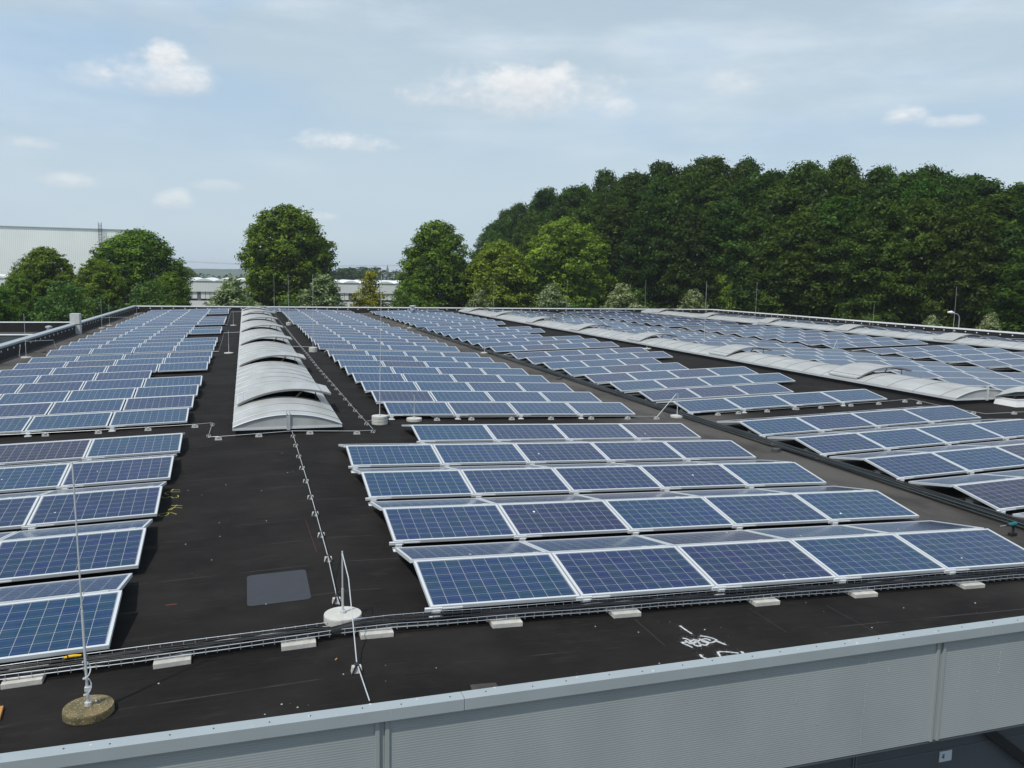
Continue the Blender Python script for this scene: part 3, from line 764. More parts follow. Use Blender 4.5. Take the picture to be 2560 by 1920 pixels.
holder(.875, 7.18, 'single wire holder block nearest the front coping', 'wire holders along the walkway')
m = MB(); m.tube([(.865, 8.31, .57), (.835, 8.62, .18), (.868, 8.84, zr(.87)+.08)], .003, 4); tag(m.obj('guy_wire', A['black']), 'thin dark wire slanting from the short front rod to the last walkway holder', 'wire')
wire([(-9.0, 20.85), (-5.2, 20.69), (-3.2, 20.53), (-1.17, 20.52), (-.79, 20.60), (-.81, 19.16), (-.82, 18.8), (-.61, 18.76), (.22, 18.80), (.92, 18.86), (2.32, 18.72), (2.70, 18.80)], 'bare wire crossing in front of the first skylight and the left field')
for i, (x, y) in enumerate([(-4.28, 20.6), (-3.2, 20.5), (-2.17, 20.49), (-1.17, 20.51), (-.61, 18.76), (.22, 18.81), (1.30, 18.79), (2.32, 18.73)]):
    holder(x, y, 'grey wire holder on the cross wire left of the walkway corner, %s from left' % ordn(i), 'wire holders on the left cross wire', True)
holder(-.79, 20.58, 'wire holder at the upper bend beside the left field', 'wire holders at bends'); holder(-.82, 19.14, 'wire holder at the lower bend beside the left field', 'wire holders at bends')
wire([(2.71, 18.9), (2.66, 22.0), (2.63, 26.3), (2.57, 32.5), (2.58, 37), (2.45, 48.7), (2.42, 62.3), (2.44, 79)], 'bare wire running along the right side of the first skylight')
ysr = [18.9, 19.92, 20.94, 21.96, 22.97, 24.08, 25.17, 26.3, 27.29, 28.35, 29.4, 30.38, 31.38, 32.45]
while ysr[-1] < 58: ysr.append(ysr[-1]+1.05)
for i, y in enumerate(ysr):
    holder(2.71-.0105*(min(y, 32)-18.9)-.002*max(0, y-32), y, '%s wire holder block right of the first skylight, counting from its near end' % ordn(i), 'wire holders right of the first skylight')
wire([(2.70, 19.9), (2.84, 20.0)], 'short wire linking the tall rod base to the skylight wire', .10)
wire([(4.30, 21.1, .12), (4.46, 20.62), (5.45, 20.60), (7.62, 20.62), (9.84, 20.62), (10.70, 20.60)], 'bare wire along the near edge of the middle field')
for i, (x, y) in enumerate([(4.54, 20.50), (5.45, 20.56), (6.53, 20.56), (7.62, 20.57), (8.77, 20.58), (9.84, 20.58), (10.70, 20.55)]):
    holder(x, y, '%s grey wire holder from left, along near edge of middle field' % ordn(i), 'wire holders along the middle field', True)
m = MB(); m.tube([(10.70, 20.55, zr(10.7)+.06), (11.36, 20.70, .25)], .011, 5); tag(m.obj('stay_rod', A['wire']), 'slanting white rod propped toward the short rod by the valley tray', 'rod')
m = MB(); m.tube([(10.95, 61.2, zr(11)+.06), (11.37, 60.95, .22)], .012, 5); tag(m.obj('stay_rod', A['wire']), 'slanting white rod beside the far valley rod', 'rod')
m = MB(); m.tube([(30.95, 39.0, zr(31)+.06), (31.36, 39.2, .22)], .012, 5); tag(m.obj('stay_rod', A['wire']), 'slanting white rod between fourth and fifth fields', 'rod')
wire([(12.72, 21.0, .12), (12.60, 20.62), (14.23, 20.60), (16.05, 20.58), (18.08, 20.56), (19.40, 20.68), (19.26, 19.6), (19.24, 18.5), (19.3, 17.85), (19.7, 17.8), (22.5, 17.9)], 'bare wire along near edge of right field turning at the dome rooflight')
for i, (x, y) in enumerate([(12.65, 20.62), (13.3, 20.60), (14.23, 20.58), (15.25, 20.62), (16.05, 20.57), (17.1, 20.57), (18.08, 20.54), (19.1, 20.60), (19.26, 20.2), (19.3, 18.25), (20.3, 17.83)]):
    holder(x, y, '%s grey wire holder from left, along near edge of right field' % ordn(i), 'wire holders along the right field', True)
wire([(-1.46, 39.9), (-1.18, 39.8), (-.98, 39.55, .70), (-.93, 39.4, .92), (-.25, 39.45, .93)], 'bent wire arching from left field over the nearer skylight rod', r=.007)
wire([(-1.46, 60.8), (-1.2, 60.7), (-.98, 60.5, .82), (-.92, 60.45, .93), (-.25, 60.5, .93)], 'bent wire arching from left field over the farther skylight rod', r=.008)
wire([(2.0, 39.9, .22), (3.3, 39.9, .22)], 'straight wire bridging from first skylight to the middle field', r=.008)
wire([(-9.6, 42.3, .45), (-9.35, 40.9, .06), (-9.05, 40.75, .06)], 'wire dropping from the left parapet to the nearest rod', r=.006)
wire([(-9.05, 40.75, .72), (-8.05, 41.2, .72), (-7.95, 41.2, .3)], 'bent wire bridging from nearest left rod to the left field', r=.007)
wire([(-9.07, 61.3, .72), (-7.6, 61.8, .70), (-7.5, 61.8, .3)], 'bent wire bridging from middle left rod to the left field', r=.008)

# ------------------------------------------------------------------ cable trays
def tray(x0, x1, label):
    t = thing('cable_tray', label, 'cable tray', (0, 0, 0), 'wire mesh cable trays along the front')
    m = MB(); yA, yB, zb, zt = 7.885, 8.105, .052, .108
    xs = np.linspace(x0, x1, max(4, int((x1-x0)/.45)))
    for (y, z) in ((yA, zt), (yA, zb+.018), (yB, zt), (yB, zb+.018), (yA+.05, zb), (yB-.05, zb), ((yA+yB)/2, zb)):
        m.tube([(x, y, zr(x)+z+(.004*math.sin(x*9+y*40))) for x in xs], .0034, 5)
    m.obj('long_wires', A['galv'], t)
    m = MB(); x = x0+.03
    while x < x1:
        z = zr(x); m.tube([(x, yA-.003, z+zt+.004), (x, yA-.002, z+zb-.002), (x, yB+.002, z+zb-.002), (x, yB+.003, z+zt+.004)], .0030, 4); x += .102
    o = m.obj('cross_wires', A['galv'], t); o['kind'] = 'stuff'
tray(-3.2, .72, 'wire mesh cable tray along the front roof edge, left length')
tray(.82, 10.6, 'wire mesh cable tray along the front roof edge, long right length')
cbm = MB()
for k in range(26):
    y0 = random.uniform(7.905, 8.09); z0 = random.uniform(.062, .105) if k < 20 else .112
    ph, ph2 = random.uniform(0, 6), random.uniform(0, 6); am = random.uniform(.008, .03)
    pts = []
    x = -3.1
    while x < 10.5:
        sag = .03*math.exp(-((x-.77)/.12)**2)
        pts.append((x, min(8.095, max(7.895, y0+am*math.sin(x*1.7+ph)+.012*math.sin(x*5.1+ph2))), zr(x)+z0+.006*math.sin(x*3.3+ph2)-sag)); x += .16
    cbm.tube(pts, random.uniform(.0042, .0060), 5, cap=False)
tag(cbm.obj('cable_bundle', A['cable'], smooth=True), 'bundle of many thin black cables lying in the front wire trays', 'cables')
bk = MB(); bk.box(-.16, .16, 0, .30, 0, .048)
blk = bk.obj('tray_block', A['concrete'], bevel=.004)
blk.location = (-1.915, 7.835, zr(-1.9)); tag(blk, 'pale paver under the front cable tray, leftmost, left of the mossy rod base', 'concrete block', 'concrete pavers under the front cable tray')
names = ['second from left', 'third from left, left of the white disc', 'fourth from left, right of the white disc', 'fifth from left', 'sixth from left', 'seventh from left, above the spray paint', 'eighth from left', 'rightmost']
for x, nm in zip((-.70, .415, 1.155, 2.48, 3.82, 5.56, 6.91, 8.53), names):
    c = blk.copy(); col.objects.link(c); c.location = (x, 7.815+.003*random.random(), zr(x)); c.rotation_euler = (0, math.atan(-slope(x)), random.uniform(-.02, .02))
    c['label'] = 'pale paver under the front cable tray, '+nm
blk.rotation_euler = (0, math.atan(-slope(-1.9)), .01)
# valley tray: two black runs and little blocks
vt = thing('cable_tray', 'dark cable tray with black cables running along the valley beside the right field', 'cable tray')
m = MB()
ysv = np.arange(8.2, 60.0, .8)
for x, z in ((11.50, .11), (11.50, .06), (11.70, .11), (11.70, .06)): m.tube([(x+.012*math.sin(y*.5), y, zr(x)+z) for y in ysv], .006, 5)
y = 8.3
while y < 60: m.tube([(11.50, y, zr(11.5)+.11), (11.50, y, zr(11.5)+.055), (11.70, y, zr(11.7)+.055), (11.70, y, zr(11.7)+.11)], .004, 4); y += .35
m.obj('tray_wires', mat('dull_tray_wire', (.12, .15, .15), .5, .4), vt)
m = MB()
for k in range(11):
    x0 = 11.52+.016*k; pz_ = random.uniform(0, 6)
    m.tube([(x0+.02*math.sin(yy*.6+pz_), yy, zr(11.6)+.075+.02*(k % 3)+.006*math.sin(yy*2+k)) for yy in ysv], .011, 5, cap=False)
tag(m.obj('cable_bundle', A['cable'], smooth=True), 'thick black cable run lying in the valley tray beside the right field', 'cables')
vb = MB(); vb.frustum(-.06, .10, -.045, .045, 0, .055, .005); vb_me = vb.mesh('tray_block', A['concrete_white'])
yv = [9.2, 10.48, 12.08, 13.56, 15.06, 16.66, 18.07, 19.81, 21.36, 22.87, 24.25, 26.13, 27.7, 29.16, 30.9, 32.49, 34.18, 35.6, 37.26, 38.91, 42.1, 43.9, 46.9, 48.6, 50.1, 52.1, 53.4, 55.0, 56.6, 58.0, 59.4]
for i, y in enumerate(yv):
    o = bpy.data.objects.new('tray_block', vb_me); col.objects.link(o); o.location = (11.76, y, zr(11.76)+.001); o.rotation_euler = (0, 0, random.uniform(-.1, .1))
    tag(o, 'small white block under the valley cable tray, %s from the front' % ordn(i), 'concrete block', 'small blocks under the valley cable tray')
# ballast pavers visible under the open gable ends
pv = MB(); pv.box(-.15, .15, -.08, .08, 0, .06); pv_me = pv.mesh('ballast_paver', A['concrete'])
k = 0
for s, n in ((1, 5), (2, 8), (3, 8)):
    for r in range(n):
        o = bpy.data.objects.new('ballast_paver', pv_me); col.objects.link(o); x = 12.12; o.location = (x, SECT[s][r]+.80, zr(x)+.001)
        tag(o, 'ballast paver under the left end of right field, %s row, %s' % (ordn(r), SECN[s]), 'concrete block', 'ballast pavers under the right field')
for s, n in ((2, 8), (3, 8)):
    for r in range(n):
        o = bpy.data.objects.new('ballast_paver', pv_me); col.objects.link(o); x = 32.15; o.location = (x, SECT[s][r]+.80, zr(x)+.001)
        tag(o, 'ballast paver under the left end of fifth field, %s row, %s' % (ordn(r), SECN[s]), 'concrete block', 'ballast pavers under the fifth field')
# drains and ventilator
def drain(x, y, label, r=.10):
    m = MB(); z = zr(x); m.lathe([(r*1.25, z+.002), (r*1.25, z+.012), (r, z+.014), (r, z+.06), (r*.9, z+.075), (r*.3, z+.08)], x, y, 20)
    tag(m.obj('roof_drain', mat('drain_iron', (.05, .05, .05), .7, var=.2)) , label, 'drain', 'dark round roof drains')
drain(11.35, 16.0, 'dark round drain cover in the valley by the cable tray, nearest'); drain(11.30, 29.7, 'dark round drain cover in the valley, second one farther back'); drain(-8.9, 43.4, 'dark round drain cover near the left parapet')
drain(18.46, 27.0, 'dark drain cover between right field and second skylight', .08)
vn = thing('roof_ventilator', 'shiny round metal ventilator standing among far panels of right field', 'ventilator', (15.5, 82.0-.9, zr(15.5)))
m = MB(); m.lathe([(.17, 0), (.17, .30), (.27, .42), (.27, .55), (.17, .62), (.17, .66)], 0, 0, 20); m.obj('body', A['alu'], vn, smooth=False)
m = MB(); m.lathe([(.36, .74), (.36, .79), (.1, .86)], 0, 0, 20); m.lathe([(.05, .66), (.05, .74)], 0, 0, 8); m.obj('cap', A['alu'], vn)

# ------------------------------------------------------------------ paint marks, patch, litter, tools
def ribbon(m, pts, w, h=.004):
    P = [Vector((x, y, 0)) for x, y in pts]
    L_, R_ = [], []
    for i, p in enumerate(P):
        d = (P[min(i+1, len(P)-1)]-P[max(i-1, 0)]).normalized(); n = Vector((-d.y, d.x, 0))*w/2*random.uniform(.75, 1.25)
        L_.append(p+n); R_.append(p-n)
    f = lambda v: (v.x, v.y, zr(v.x)+h)
    for i in range(len(P)-1): m.quad(f(L_[i]), f(R_[i]), f(R_[i+1]), f(L_[i+1]))
def smooth_pts(pts, n=4):
    if len(pts) < 3: return pts
    out = []
    P = [pts[0]]+list(pts)+[pts[-1]]
    for i in range(1, len(P)-2):
        for k in range(n):
            t = k/n
            out.append(tuple(.5*((2*P[i][j])+(-P[i-1][j]+P[i+1][j])*t+(2*P[i-1][j]-5*P[i][j]+4*P[i+1][j]-P[i+2][j])*t*t+(-P[i-1][j]+3*P[i][j]-3*P[i+1][j]+P[i+2][j])*t**3) for j in (0, 1)))
    return out+[pts[-1]]
YEL = [[(-1.084,14.527),(-1.237,14.598)],[(-1.081,14.402),(-1.288,14.461),(-1.296,14.35),(-1.238,14.276)],[(-1.194,14.622),(-1.234,14.442)],[(-1.101,14.19),(-1.085,14.072),(-1.151,14.038),(-1.211,14.147),(-1.248,14.073),(-1.309,14.095),(-1.333,14.177)],[(-0.987,13.501),(-1.15,13.58)],[(-1.067,13.584),(-1.137,13.308)],[(-0.978,13.363),(-1.106,13.429),(-1.177,13.303)],[(-1.036,13.034),(-1.134,13.157),(-1.267,13.129),(-1.275,13.037),(-1.217,13.004),(-1.158,13.058),(-1.157,13.153)]]
WHT = [[(4.271,7.503),(4.278,7.393),(4.293,7.289)],[(4.143,7.21),(4.171,7.19),(4.197,7.142),(4.263,7.143),(4.211,7.097),(4.141,7.112),(4.084,7.115),(4.101,7.064),(4.13,6.99)],[(4.188,7.172),(4.181,7.034),(4.232,7.01),(4.253,7.103),(4.238,7.168)],[(4.35,7.225),(4.409,7.19),(4.455,7.132),(4.456,7.089),(4.382,7.054),(4.316,7.076),(4.307,7.162)],[(4.236,7.05),(4.291,7.011),(4.351,7.069),(4.314,7.118)],[(4.444,7.092),(4.473,7.03),(4.5,6.977)],[(4.138,7.154),(4.166,7.065),(4.279,7.125),(4.372,7.149),(4.397,7.101)],[(4.123,6.832),(4.113,6.777),(4.133,6.731)],[(4.293,6.744),(4.309,6.793),(4.33,6.841),(4.415,6.829),(4.517,6.776)],[(4.55,6.796),(4.573,6.791),(4.549,6.764)]]
m = MB()
for p in YEL: ribbon(m, smooth_pts(p), .011)
o = m.obj('paint_marking', A['yellow'], bld); o['label'] = 'yellow hand painted figures beside the left panels'
m = MB()
for p in WHT: ribbon(m, smooth_pts(p), .022)
o = m.obj('paint_marking', A['spray'], bld); o['label'] = 'white sprayed scribble near the front coping'
m = MB()
for p in WHT:
    for (x, y) in smooth_pts(p, 3):
        for _ in range(7):
            a, b_ = random.gauss(x, .022), random.gauss(y, .03); q = random.uniform(.0015, .004)
            m.quad((a-q, b_-q, zr(a)+.003), (a+q, b_-q, zr(a)+.003), (a+q, b_+q, zr(a)+.003), (a-q, b_+q, zr(a)+.003))
o = m.obj('overspray', mat('thin_overspray', (.20, .20, .20), .9), bld); o['kind'] = 'stuff'
m = MB(); ribbon(m, [(-.885, 9.367), (-.816, 9.371), (-.77, 9.371)], .02)
ribbon(m, [(.76, 12.1), (.78, 11.3), (.80, 10.6)], .004, .003); o = m.obj('paint_marking', A['redp'], bld); o['label'] = 'thin red sprayed lines'
m = MB()
for (a, b_) in (((3.873, 7.744), (3.878, 7.077)), ((5.297, 7.80), (5.313, 7.113)), ((6.25, 7.7), (6.28, 6.7))): ribbon(m, [a, ((a[0]+b_[0])/2, (a[1]+b_[1])/2), b_], .006, .003)
m.obj('sheet_seam', mat('seam_bitumen', (.05, .045, .04), .9), bld)
m = MB()
pc = []
cx, cy, hx, hy, rc = .285, 9.525, .335, .485, .06
for (sx, sy, a0) in ((1, 1, 0), (-1, 1, 90), (-1, -1, 180), (1, -1, 270)):
    for k in range(5):
        a = R(a0+22.5*k); pc.append((cx+sx*(hx-rc)+rc*math.cos(a), cy+sy*(hy-rc)+rc*math.sin(a)))
m.poly([(x, y, zr(x)+.004+(.004 if False else 0)) for x, y in pc]); o = m.obj('roof_patch', A['patch'], bld); o['label'] = 'lighter grey rounded square patch of felt on the walkway'
m = MB(); m.quad((1.78, 6.58, zr(1.78)+.004), (2.02, 6.58, zr(2)+.004), (2.02, 6.69, zr(2)+.004), (1.79, 6.70, zr(1.79)+.004)); o = m.obj('roof_patch', mat('small_patch', (.045, .04, .038), .9, var=.3, vscale=9), bld)
m = MB()
for (x, y) in [(.758,7.172),(1.575,7.082),(.424,6.722),(.216,6.806),(.08,6.684),(4.095,7.659),(4.219,7.622),(4.483,7.361),(4.683,7.375),(6.069,7.823),(3.381,7.665),(-.394,11.705),(-.419,12.368),(-.961,14.459),(5.72,7.022),(6.501,7.168)]+[(random.uniform(-1, 9), random.uniform(6.7, 7.6)) for _ in range(16)]+[(random.uniform(-1, 1.6), random.uniform(8.4, 18)) for _ in range(14)]:
    r_ = random.uniform(.002, .009); z = zr(x); m.lathe([(r_, z+.001), (r_*.9, z+r_*.5), (r_*.3, z+r_*.8)], x, y, 6)
o = tag(m.obj('litter', A['spray']), 'tiny white crumbs scattered over the black roof', 'litter'); o['kind'] = 'stuff'
m = MB(); m.box(0, .035, 0, .012, 0, .006, Matrix.Translation((.724, 7.466, zr(.72)+.002)) @ Matrix.Rotation(1.1, 4, 'Z')); tag(m.obj('wood_chip', A['wood']), 'tiny orange wood chip on the roof in front of the tray', 'wood chip')
m = MB(); m.box(-.55, 0, -.02, .20, 0, .03, Matrix.Translation((-1.94, 7.27, zr(-2)+.002)) @ Matrix.Rotation(.12, 4, 'Z')); tag(m.obj('wooden_board', A['wood'], bevel=.003), 'orange brown wooden board cut off by the left photo edge', 'board')
tl = thing('cable_stripper', 'yellow handled tool lying on the left cable tray', 'tool', (-1.55, 8.05, zr(-1.55)+.125)); tl.rotation_euler = (0, 0, .12)
m = MB(); m.tube([(-.07, 0, 0), (-.03, .004, .004), (.02, .003, .004), (.07, 0, 0)], [.010, .014, .013, .009], 8); m.obj('handle', A['yplastic'], tl)
m = MB(); m.tube([(.07, 0, 0), (.12, .0, 0)], [.009, .006], 6); m.tube([(-.045, 0, .002), (-.035, .004, .003)], .0155, 8); m.obj('jaw', A['black'], tl)
dr = thing('cordless_drill', 'teal and black cordless drill standing on its battery near right field', 'drill', (11.13, 9.62, zr(11.13))); dr.rotation_euler = (0, 0, .12)
m = MB(); m.tube([(-.10, 0, .185), (-.05, 0, .185), (.05, 0, .187), (.07, 0, .187)], [.018, .030, .034, .028], 10); m.obj('motor_body', A['teal'], dr)
m = MB(); m.tube([(-.15, 0, .185), (-.10, 0, .185)], [.014, .019], 10); m.obj('chuck', A['black'], dr); m = MB(); m.tube([(.01, 0, .17), (.025, 0, .10), (.02, 0, .05)], [.020, .018, .022], 8); m.box(-.04, .075, -.035, .035, .0, .05); m.obj('grip', A['black'], dr)
m = MB(); m.tube([(-.29, 0, .185), (-.15, 0, .185)], .004, 6); m.obj('drill_bit', A['alu'], dr)

# dock number sign
sg = thing('number_sign', 'small white sign with number 4 on the dark lower wall', 'sign', (7.315, 6.893, -1.825))
m = MB(); m.box(-.085, .085, -.004, .004, -.062, .062); m.obj('plate', mat('sign_plate', (.55, .60, .66), .5), sg)
m = MB()
def stroke(a, b_, w=.010):
    a, b_ = Vector((a[0], 0, a[1])), Vector((b_[0], 0, b_[1])); d = (b_-a).normalized(); n = Vector((-d.z, 0, d.x))*w/2
    m.quad(*[tuple(Vector((p.x, -.0055, p.z))) for p in (a+n, b_+n, b_-n, a-n)])
stroke((-.030, .028), (-.050, -.008)); stroke((-.053, -.008), (-.016, -.008)); stroke((-.024, .030), (-.026, -.030))
m.obj('numeral', mat('sign_ink', (.05, .03, .07), .6), sg)
m = MB(); m.box(-.02, .02, -.012, .012, -.008, .008); o = m.obj('cable_end', A['yplastic']); o.location = (6.63, 6.60, -1.262); o.rotation_euler = (0, .5, .3); tag(o, 'small yellow cable end on the ledge under the cladding joint', 'cable end')  # yellow cable end poking out below the cladding
# ------------------------------------------------------------------ trees
rng = np.random.default_rng(11)
def leaf_mat(name, dark, light, objv=.25, tip=None):
    m = bpy.data.materials.new(name); m.use_nodes = True; nt = m.node_tree; nt.nodes.clear(); N = nt.nodes.new; L = nt.links.new
    out = N('ShaderNodeOutputMaterial'); at = N('ShaderNodeAttribute'); at.attribute_name = 'tint'
    sp = N('ShaderNodeSeparateColor'); L(at.outputs['Color'], sp.inputs[0])
    mx = N('ShaderNodeMix'); mx.data_type = 'RGBA'; L(sp.outputs[0], mx.inputs[0]); mx.inputs[6].default_value = (*dark, 1); mx.inputs[7].default_value = (*light, 1)
    c = mx.outputs[2]
    if tip:
        m2 = N('ShaderNodeMix'); m2.data_type = 'RGBA'; L(sp.outputs[1], m2.inputs[0]); L(c, m2.inputs[6]); m2.inputs[7].default_value = (*tip, 1); c = m2.outputs[2]
    oi = N('ShaderNodeObjectInfo'); hs = N('ShaderNodeHueSaturation'); L(c, hs.inputs['Color'])
    def mr(v, a, b):
        r = N('ShaderNodeMapRange'); L(v, r.inputs[0]); r.inputs[3].default_value = a; r.inputs[4].default_value = b; return r.outputs[0]
    L(mr(oi.outputs['Random'], 1-objv, 1+objv), hs.inputs['Value'])
    fm = N('ShaderNodeMath'); fm.operation = 'MULTIPLY'; L(oi.outputs['Random'], fm.inputs[0]); fm.inputs[1].default_value = 7.77
    fr = N('ShaderNodeMath'); fr.operation = 'FRACT'; L(fm.outputs[0], fr.inputs[0]); L(mr(fr.outputs[0], .488, .526), hs.inputs['Hue'])
    d = N('ShaderNodeBsdfDiffuse'); t = N('ShaderNodeBsdfTranslucent'); gl = N('ShaderNodeBsdfGlossy'); gl.inputs['Roughness'].default_value = .45; gl.inputs['Color'].default_value = (.9, .95, 1, 1)
    L(hs.outputs[0], d.inputs[0]); L(hs.outputs[0], t.inputs[0])
    a = N('ShaderNodeMixShader'); a.inputs[0].default_value = .38; L(d.outputs[0], a.inputs[1]); L(t.outputs[0], a.inputs[2])
    b = N('ShaderNodeMixShader'); b.inputs[0].default_value = .008; L(a.outputs[0], b.inputs[1]); L(gl.outputs[0], b.inputs[2])
    L(b.outputs[0], out.inputs[0]); return m
bark = mat('bark', (.07, .055, .04), .95, var=.3, vscale=6)

def leaves_mesh(name, C, Nn, size, tint, tip, material, elong=1.0, droop=0.0):
    """C centres (n,3), Nn outward directions (n,3): one bent leaf-clump quad for each"""
    n = len(C)
    r = rng.normal(size=(n, 3)); nrm = Nn*.75+r*.45+np.array([0, 0, .55]); nrm /= np.linalg.norm(nrm, axis=1)[:, None]
    a = rng.normal(size=(n, 3)); a[:, 2] -= droop*1.5; a -= nrm*(a*nrm).sum(1)[:, None]; a /= np.linalg.norm(a, axis=1)[:, None]
    b = np.cross(nrm, a)
    s = size*rng.uniform(.6, 1.25, (n, 1)); sa = s*elong; sb = s*rng.uniform(.45, .8, (n, 1))
    V = np.empty((n*4, 3)); V[0::4] = C-a*sa*.55; V[1::4] = C+b*sb*.5+nrm*s*.12; V[2::4] = C+a*sa*.55; V[3::4] = C-b*sb*.5+nrm*s*.12
    me = bpy.data.meshes.new(name); me.vertices.add(n*4); me.vertices.foreach_set('co', V.ravel().astype(np.float32))
    me.loops.add(n*4); me.loops.foreach_set('vertex_index', np.arange(n*4, dtype=np.int32))
    me.polygons.add(n); me.polygons.foreach_set('loop_start', np.arange(0, n*4, 4, dtype=np.int32)); me.polygons.foreach_set('loop_total', np.full(n, 4, dtype=np.int32))
    me.update(calc_edges=True)
    ca = me.color_attributes.new('tint', 'FLOAT_COLOR', 'POINT'); cc = np.ones((n*4, 4), np.float32)
    cc[:, 0] = np.repeat(np.clip(tint, 0, 1), 4); cc[:, 1] = np.repeat(np.clip(tip, 0, 1), 4); ca.data.foreach_set('color', cc.ravel())
    me.materials.append(material); return me
def unit(n):
    d = rng.normal(size=(n, 3)); return d/np.linalg.norm(d, axis=1)[:, None]
def lobes_leaves(lobes, nclump, per, csize, up=.15):
    """clumps of leaves scattered over a set of ellipsoid lobes"""
    ctr = np.array([l[0] for l in lobes], float); rad = np.array([l[1] for l in lobes], float)
    w = (rad[:, 0]*rad[:, 2]); w /= w.sum(); k = rng.choice(len(lobes), nclump, p=w)
    d = unit(nclump); d[:, 2] += up; d /= np.linalg.norm(d, axis=1)[:, None]
    rr = np.where(rng.random(nclump) < .8, rng.uniform(.82, 1.06, nclump), rng.uniform(.3, .85, nclump))
    P = ctr[k]+d*rad[k]*rr[:, None]
    # drop clumps buried inside other lobes
    inside = np.zeros(nclump, int)
    for c, r in zip(ctr, rad): inside += ((((P-c)/r)**2).sum(1) < .42)
    keep = (inside == 0) | (rng.random(nclump) < .16)
    P, d, k = P[keep], d[keep], k[keep]; n = len(P)
    ct = rng.normal(.5, .24, n)
    C = np.repeat(P, per, 0)+rng.normal(size=(n*per, 3))*csize*np.array([1, 1, .62]); D = np.repeat(d, per, 0)
    return C, D, np.repeat(ct, per)+rng.normal(0, .12, n*per)
def profile_lobes(h, w, z0, prof, n, lr, seed, flat=.8):
    r = np.random.default_rng(seed); out = []
    for i in range(n):
        t = (i+r.random())/n; z = z0+(h-z0)*t*.94; R_ = w/2*prof(t)
        l = lr*w*r.uniform(.75, 1.25)*(.65+.35*prof(t)); q = max(0, R_-l*.8)*math.sqrt(r.uniform(.45, 1))*r.uniform(.92, 1.10); a = i*2.39996+r.uniform(-.5, .5)
        out.append(((q*math.cos(a), q*math.sin(a), z), (l, l, l*flat)))
    out.append(((0, 0, (h+z0)*.45), (w*.26, w*.26, (h-z0)*.36)))
    return out
lime = leaf_mat('lime_foliage', (.024, .060, .004), (.235, .350, .032), .12)
limey = leaf_mat('yellow_lime_foliage', (.052, .088, .006), (.350, .425, .044), .10)
beech = leaf_mat('beech_foliage', (.006, .022, .002), (.092, .160, .016), .30)
flower = leaf_mat('flowering_shrub_foliage', (.042, .076, .016), (.185, .255, .065), .10, tip=(.46, .50, .29))
shrub = leaf_mat('pale_shrub_foliage', (.040, .085, .012), (.160, .260, .055), .12)
golden = leaf_mat('golden_foliage', (.085, .105, .006), (.40, .41, .034), .1)
greyg = leaf_mat('grey_green_foliage', (.050, .088, .030), (.185, .250, .11), .1)
farw = leaf_mat('far_wood_foliage', (.014, .036, .010), (.050, .095, .022), .1)
def trunk_mesh(name, h, r, limbs, seed, spread):
    rr = random.Random(seed); m = MB()
    pts = [(0, 0, 0)]+[(rr.uniform(-.15, .15)*i, rr.uniform(-.15, .15)*i, h*i/5) for i in range(1, 6)]
    m.tube(pts, [r*1.35]+[r*(1-.16*i) for i in range(1, 6)], 9)
    for k in range(limbs):
        z = h*rr.uniform(.22, .9); a = rr.uniform(0, 6.28); i = min(4, int(z/h*5)); base = Vector(pts[i]).lerp(Vector(pts[i+1]), z/h*5-i)
        L_ = spread*rr.uniform(.5, 1)*(1.1-z/h*.6); e = base+Vector((math.cos(a)*L_, math.sin(a)*L_, L_*rr.uniform(.5, 1.0)))
        m.tube([base, base.lerp(e, .5)+Vector((0, 0, -.08*L_)), e], [r*.42, r*.28, r*.08], 6)
    return m.mesh(name, bark, True)
def oval(t): return max(.12, math.sin(math.pi*min(1, .12+.86*t))**.62)
def upright(t): return .55+.45*math.sin(math.pi*min(1, t*1.15+.12)) if t < .75 else 1.0-(t-.75)*2.6
def tower(t): return (.96-.12*t) if t < .6 else max(.22, .89-(t-.6)*1.65)
def cone(t): return (.75+.25*t/.5) if t < .5 else max(.10, 1.0-((t-.5)/.5)**1.7*.95)
def dome(t): return (.78+.22*t/.55) if t < .55 else max(.20, math.sqrt(max(0, 1-((t-.55)/.455)**2)))
PROT = {}
def proto(kind, material, h, w, z0, prof, nl, lr, ncl, per, cs, leaf, seed, elong=1.1, droop=.1, tipfn=None, flat=.8, th=None, tr=.28):
    lob = profile_lobes(h, w, z0, prof, nl, lr, seed, flat)
    C, D, T = lobes_leaves(lob, ncl, per, cs)
    tip = tipfn(C, D, T) if tipfn else np.zeros(len(C))
    cm = leaves_mesh('crown', C, D, leaf, T, tip, material, elong, droop)
    tm = trunk_mesh('trunk', (th or h*.8), tr, 9, seed, w*.36)
    PROT.setdefault(kind, []).append((cm, tm, h, w))
def flowertip(C, D, T): return ((rng.random(len(C)) < .42) & (D[:, 2] > -.35)).astype(float)*rng.uniform(.5, 1, len(C))
for sd in (1, 2, 3): proto('lime', lime, 16, 9, 1.5, dome, 92, .120, 3800, 18, .25, .285, sd, flat=.72)
for sd in (4, 5): proto('limey', limey, 15, 9, 1.5, dome, 84, .122, 3500, 18, .25, .285, sd, flat=.72)
for sd in (6, 7, 8, 9): proto('beech', beech, 24, 12, 3.0, oval, 120, .105, 3900, 14, .36, .34, sd, elong=1.35, droop=.4, flat=.42, tr=.4)
for sd in (10, 11): proto('flower', flower, 8, 4.8, .6, cone, 40, .16, 1700, 15, .16, .19, sd, tipfn=flowertip, tr=.14)
for sd in (12, 13): proto('shrub', shrub, 8, 5, .5, dome, 26, .18, 800, 14, .21, .23, sd, tr=.12)
proto('golden', golden, 10, 4.6, .8, cone, 26, .16, 850, 13, .20, .24, 14, tr=.15)
proto('greyg', greyg, 15, 5.6, 1, dome, 30, .18, 1100, 14, .26, .28, 15, tr=.2)
cnt = {}
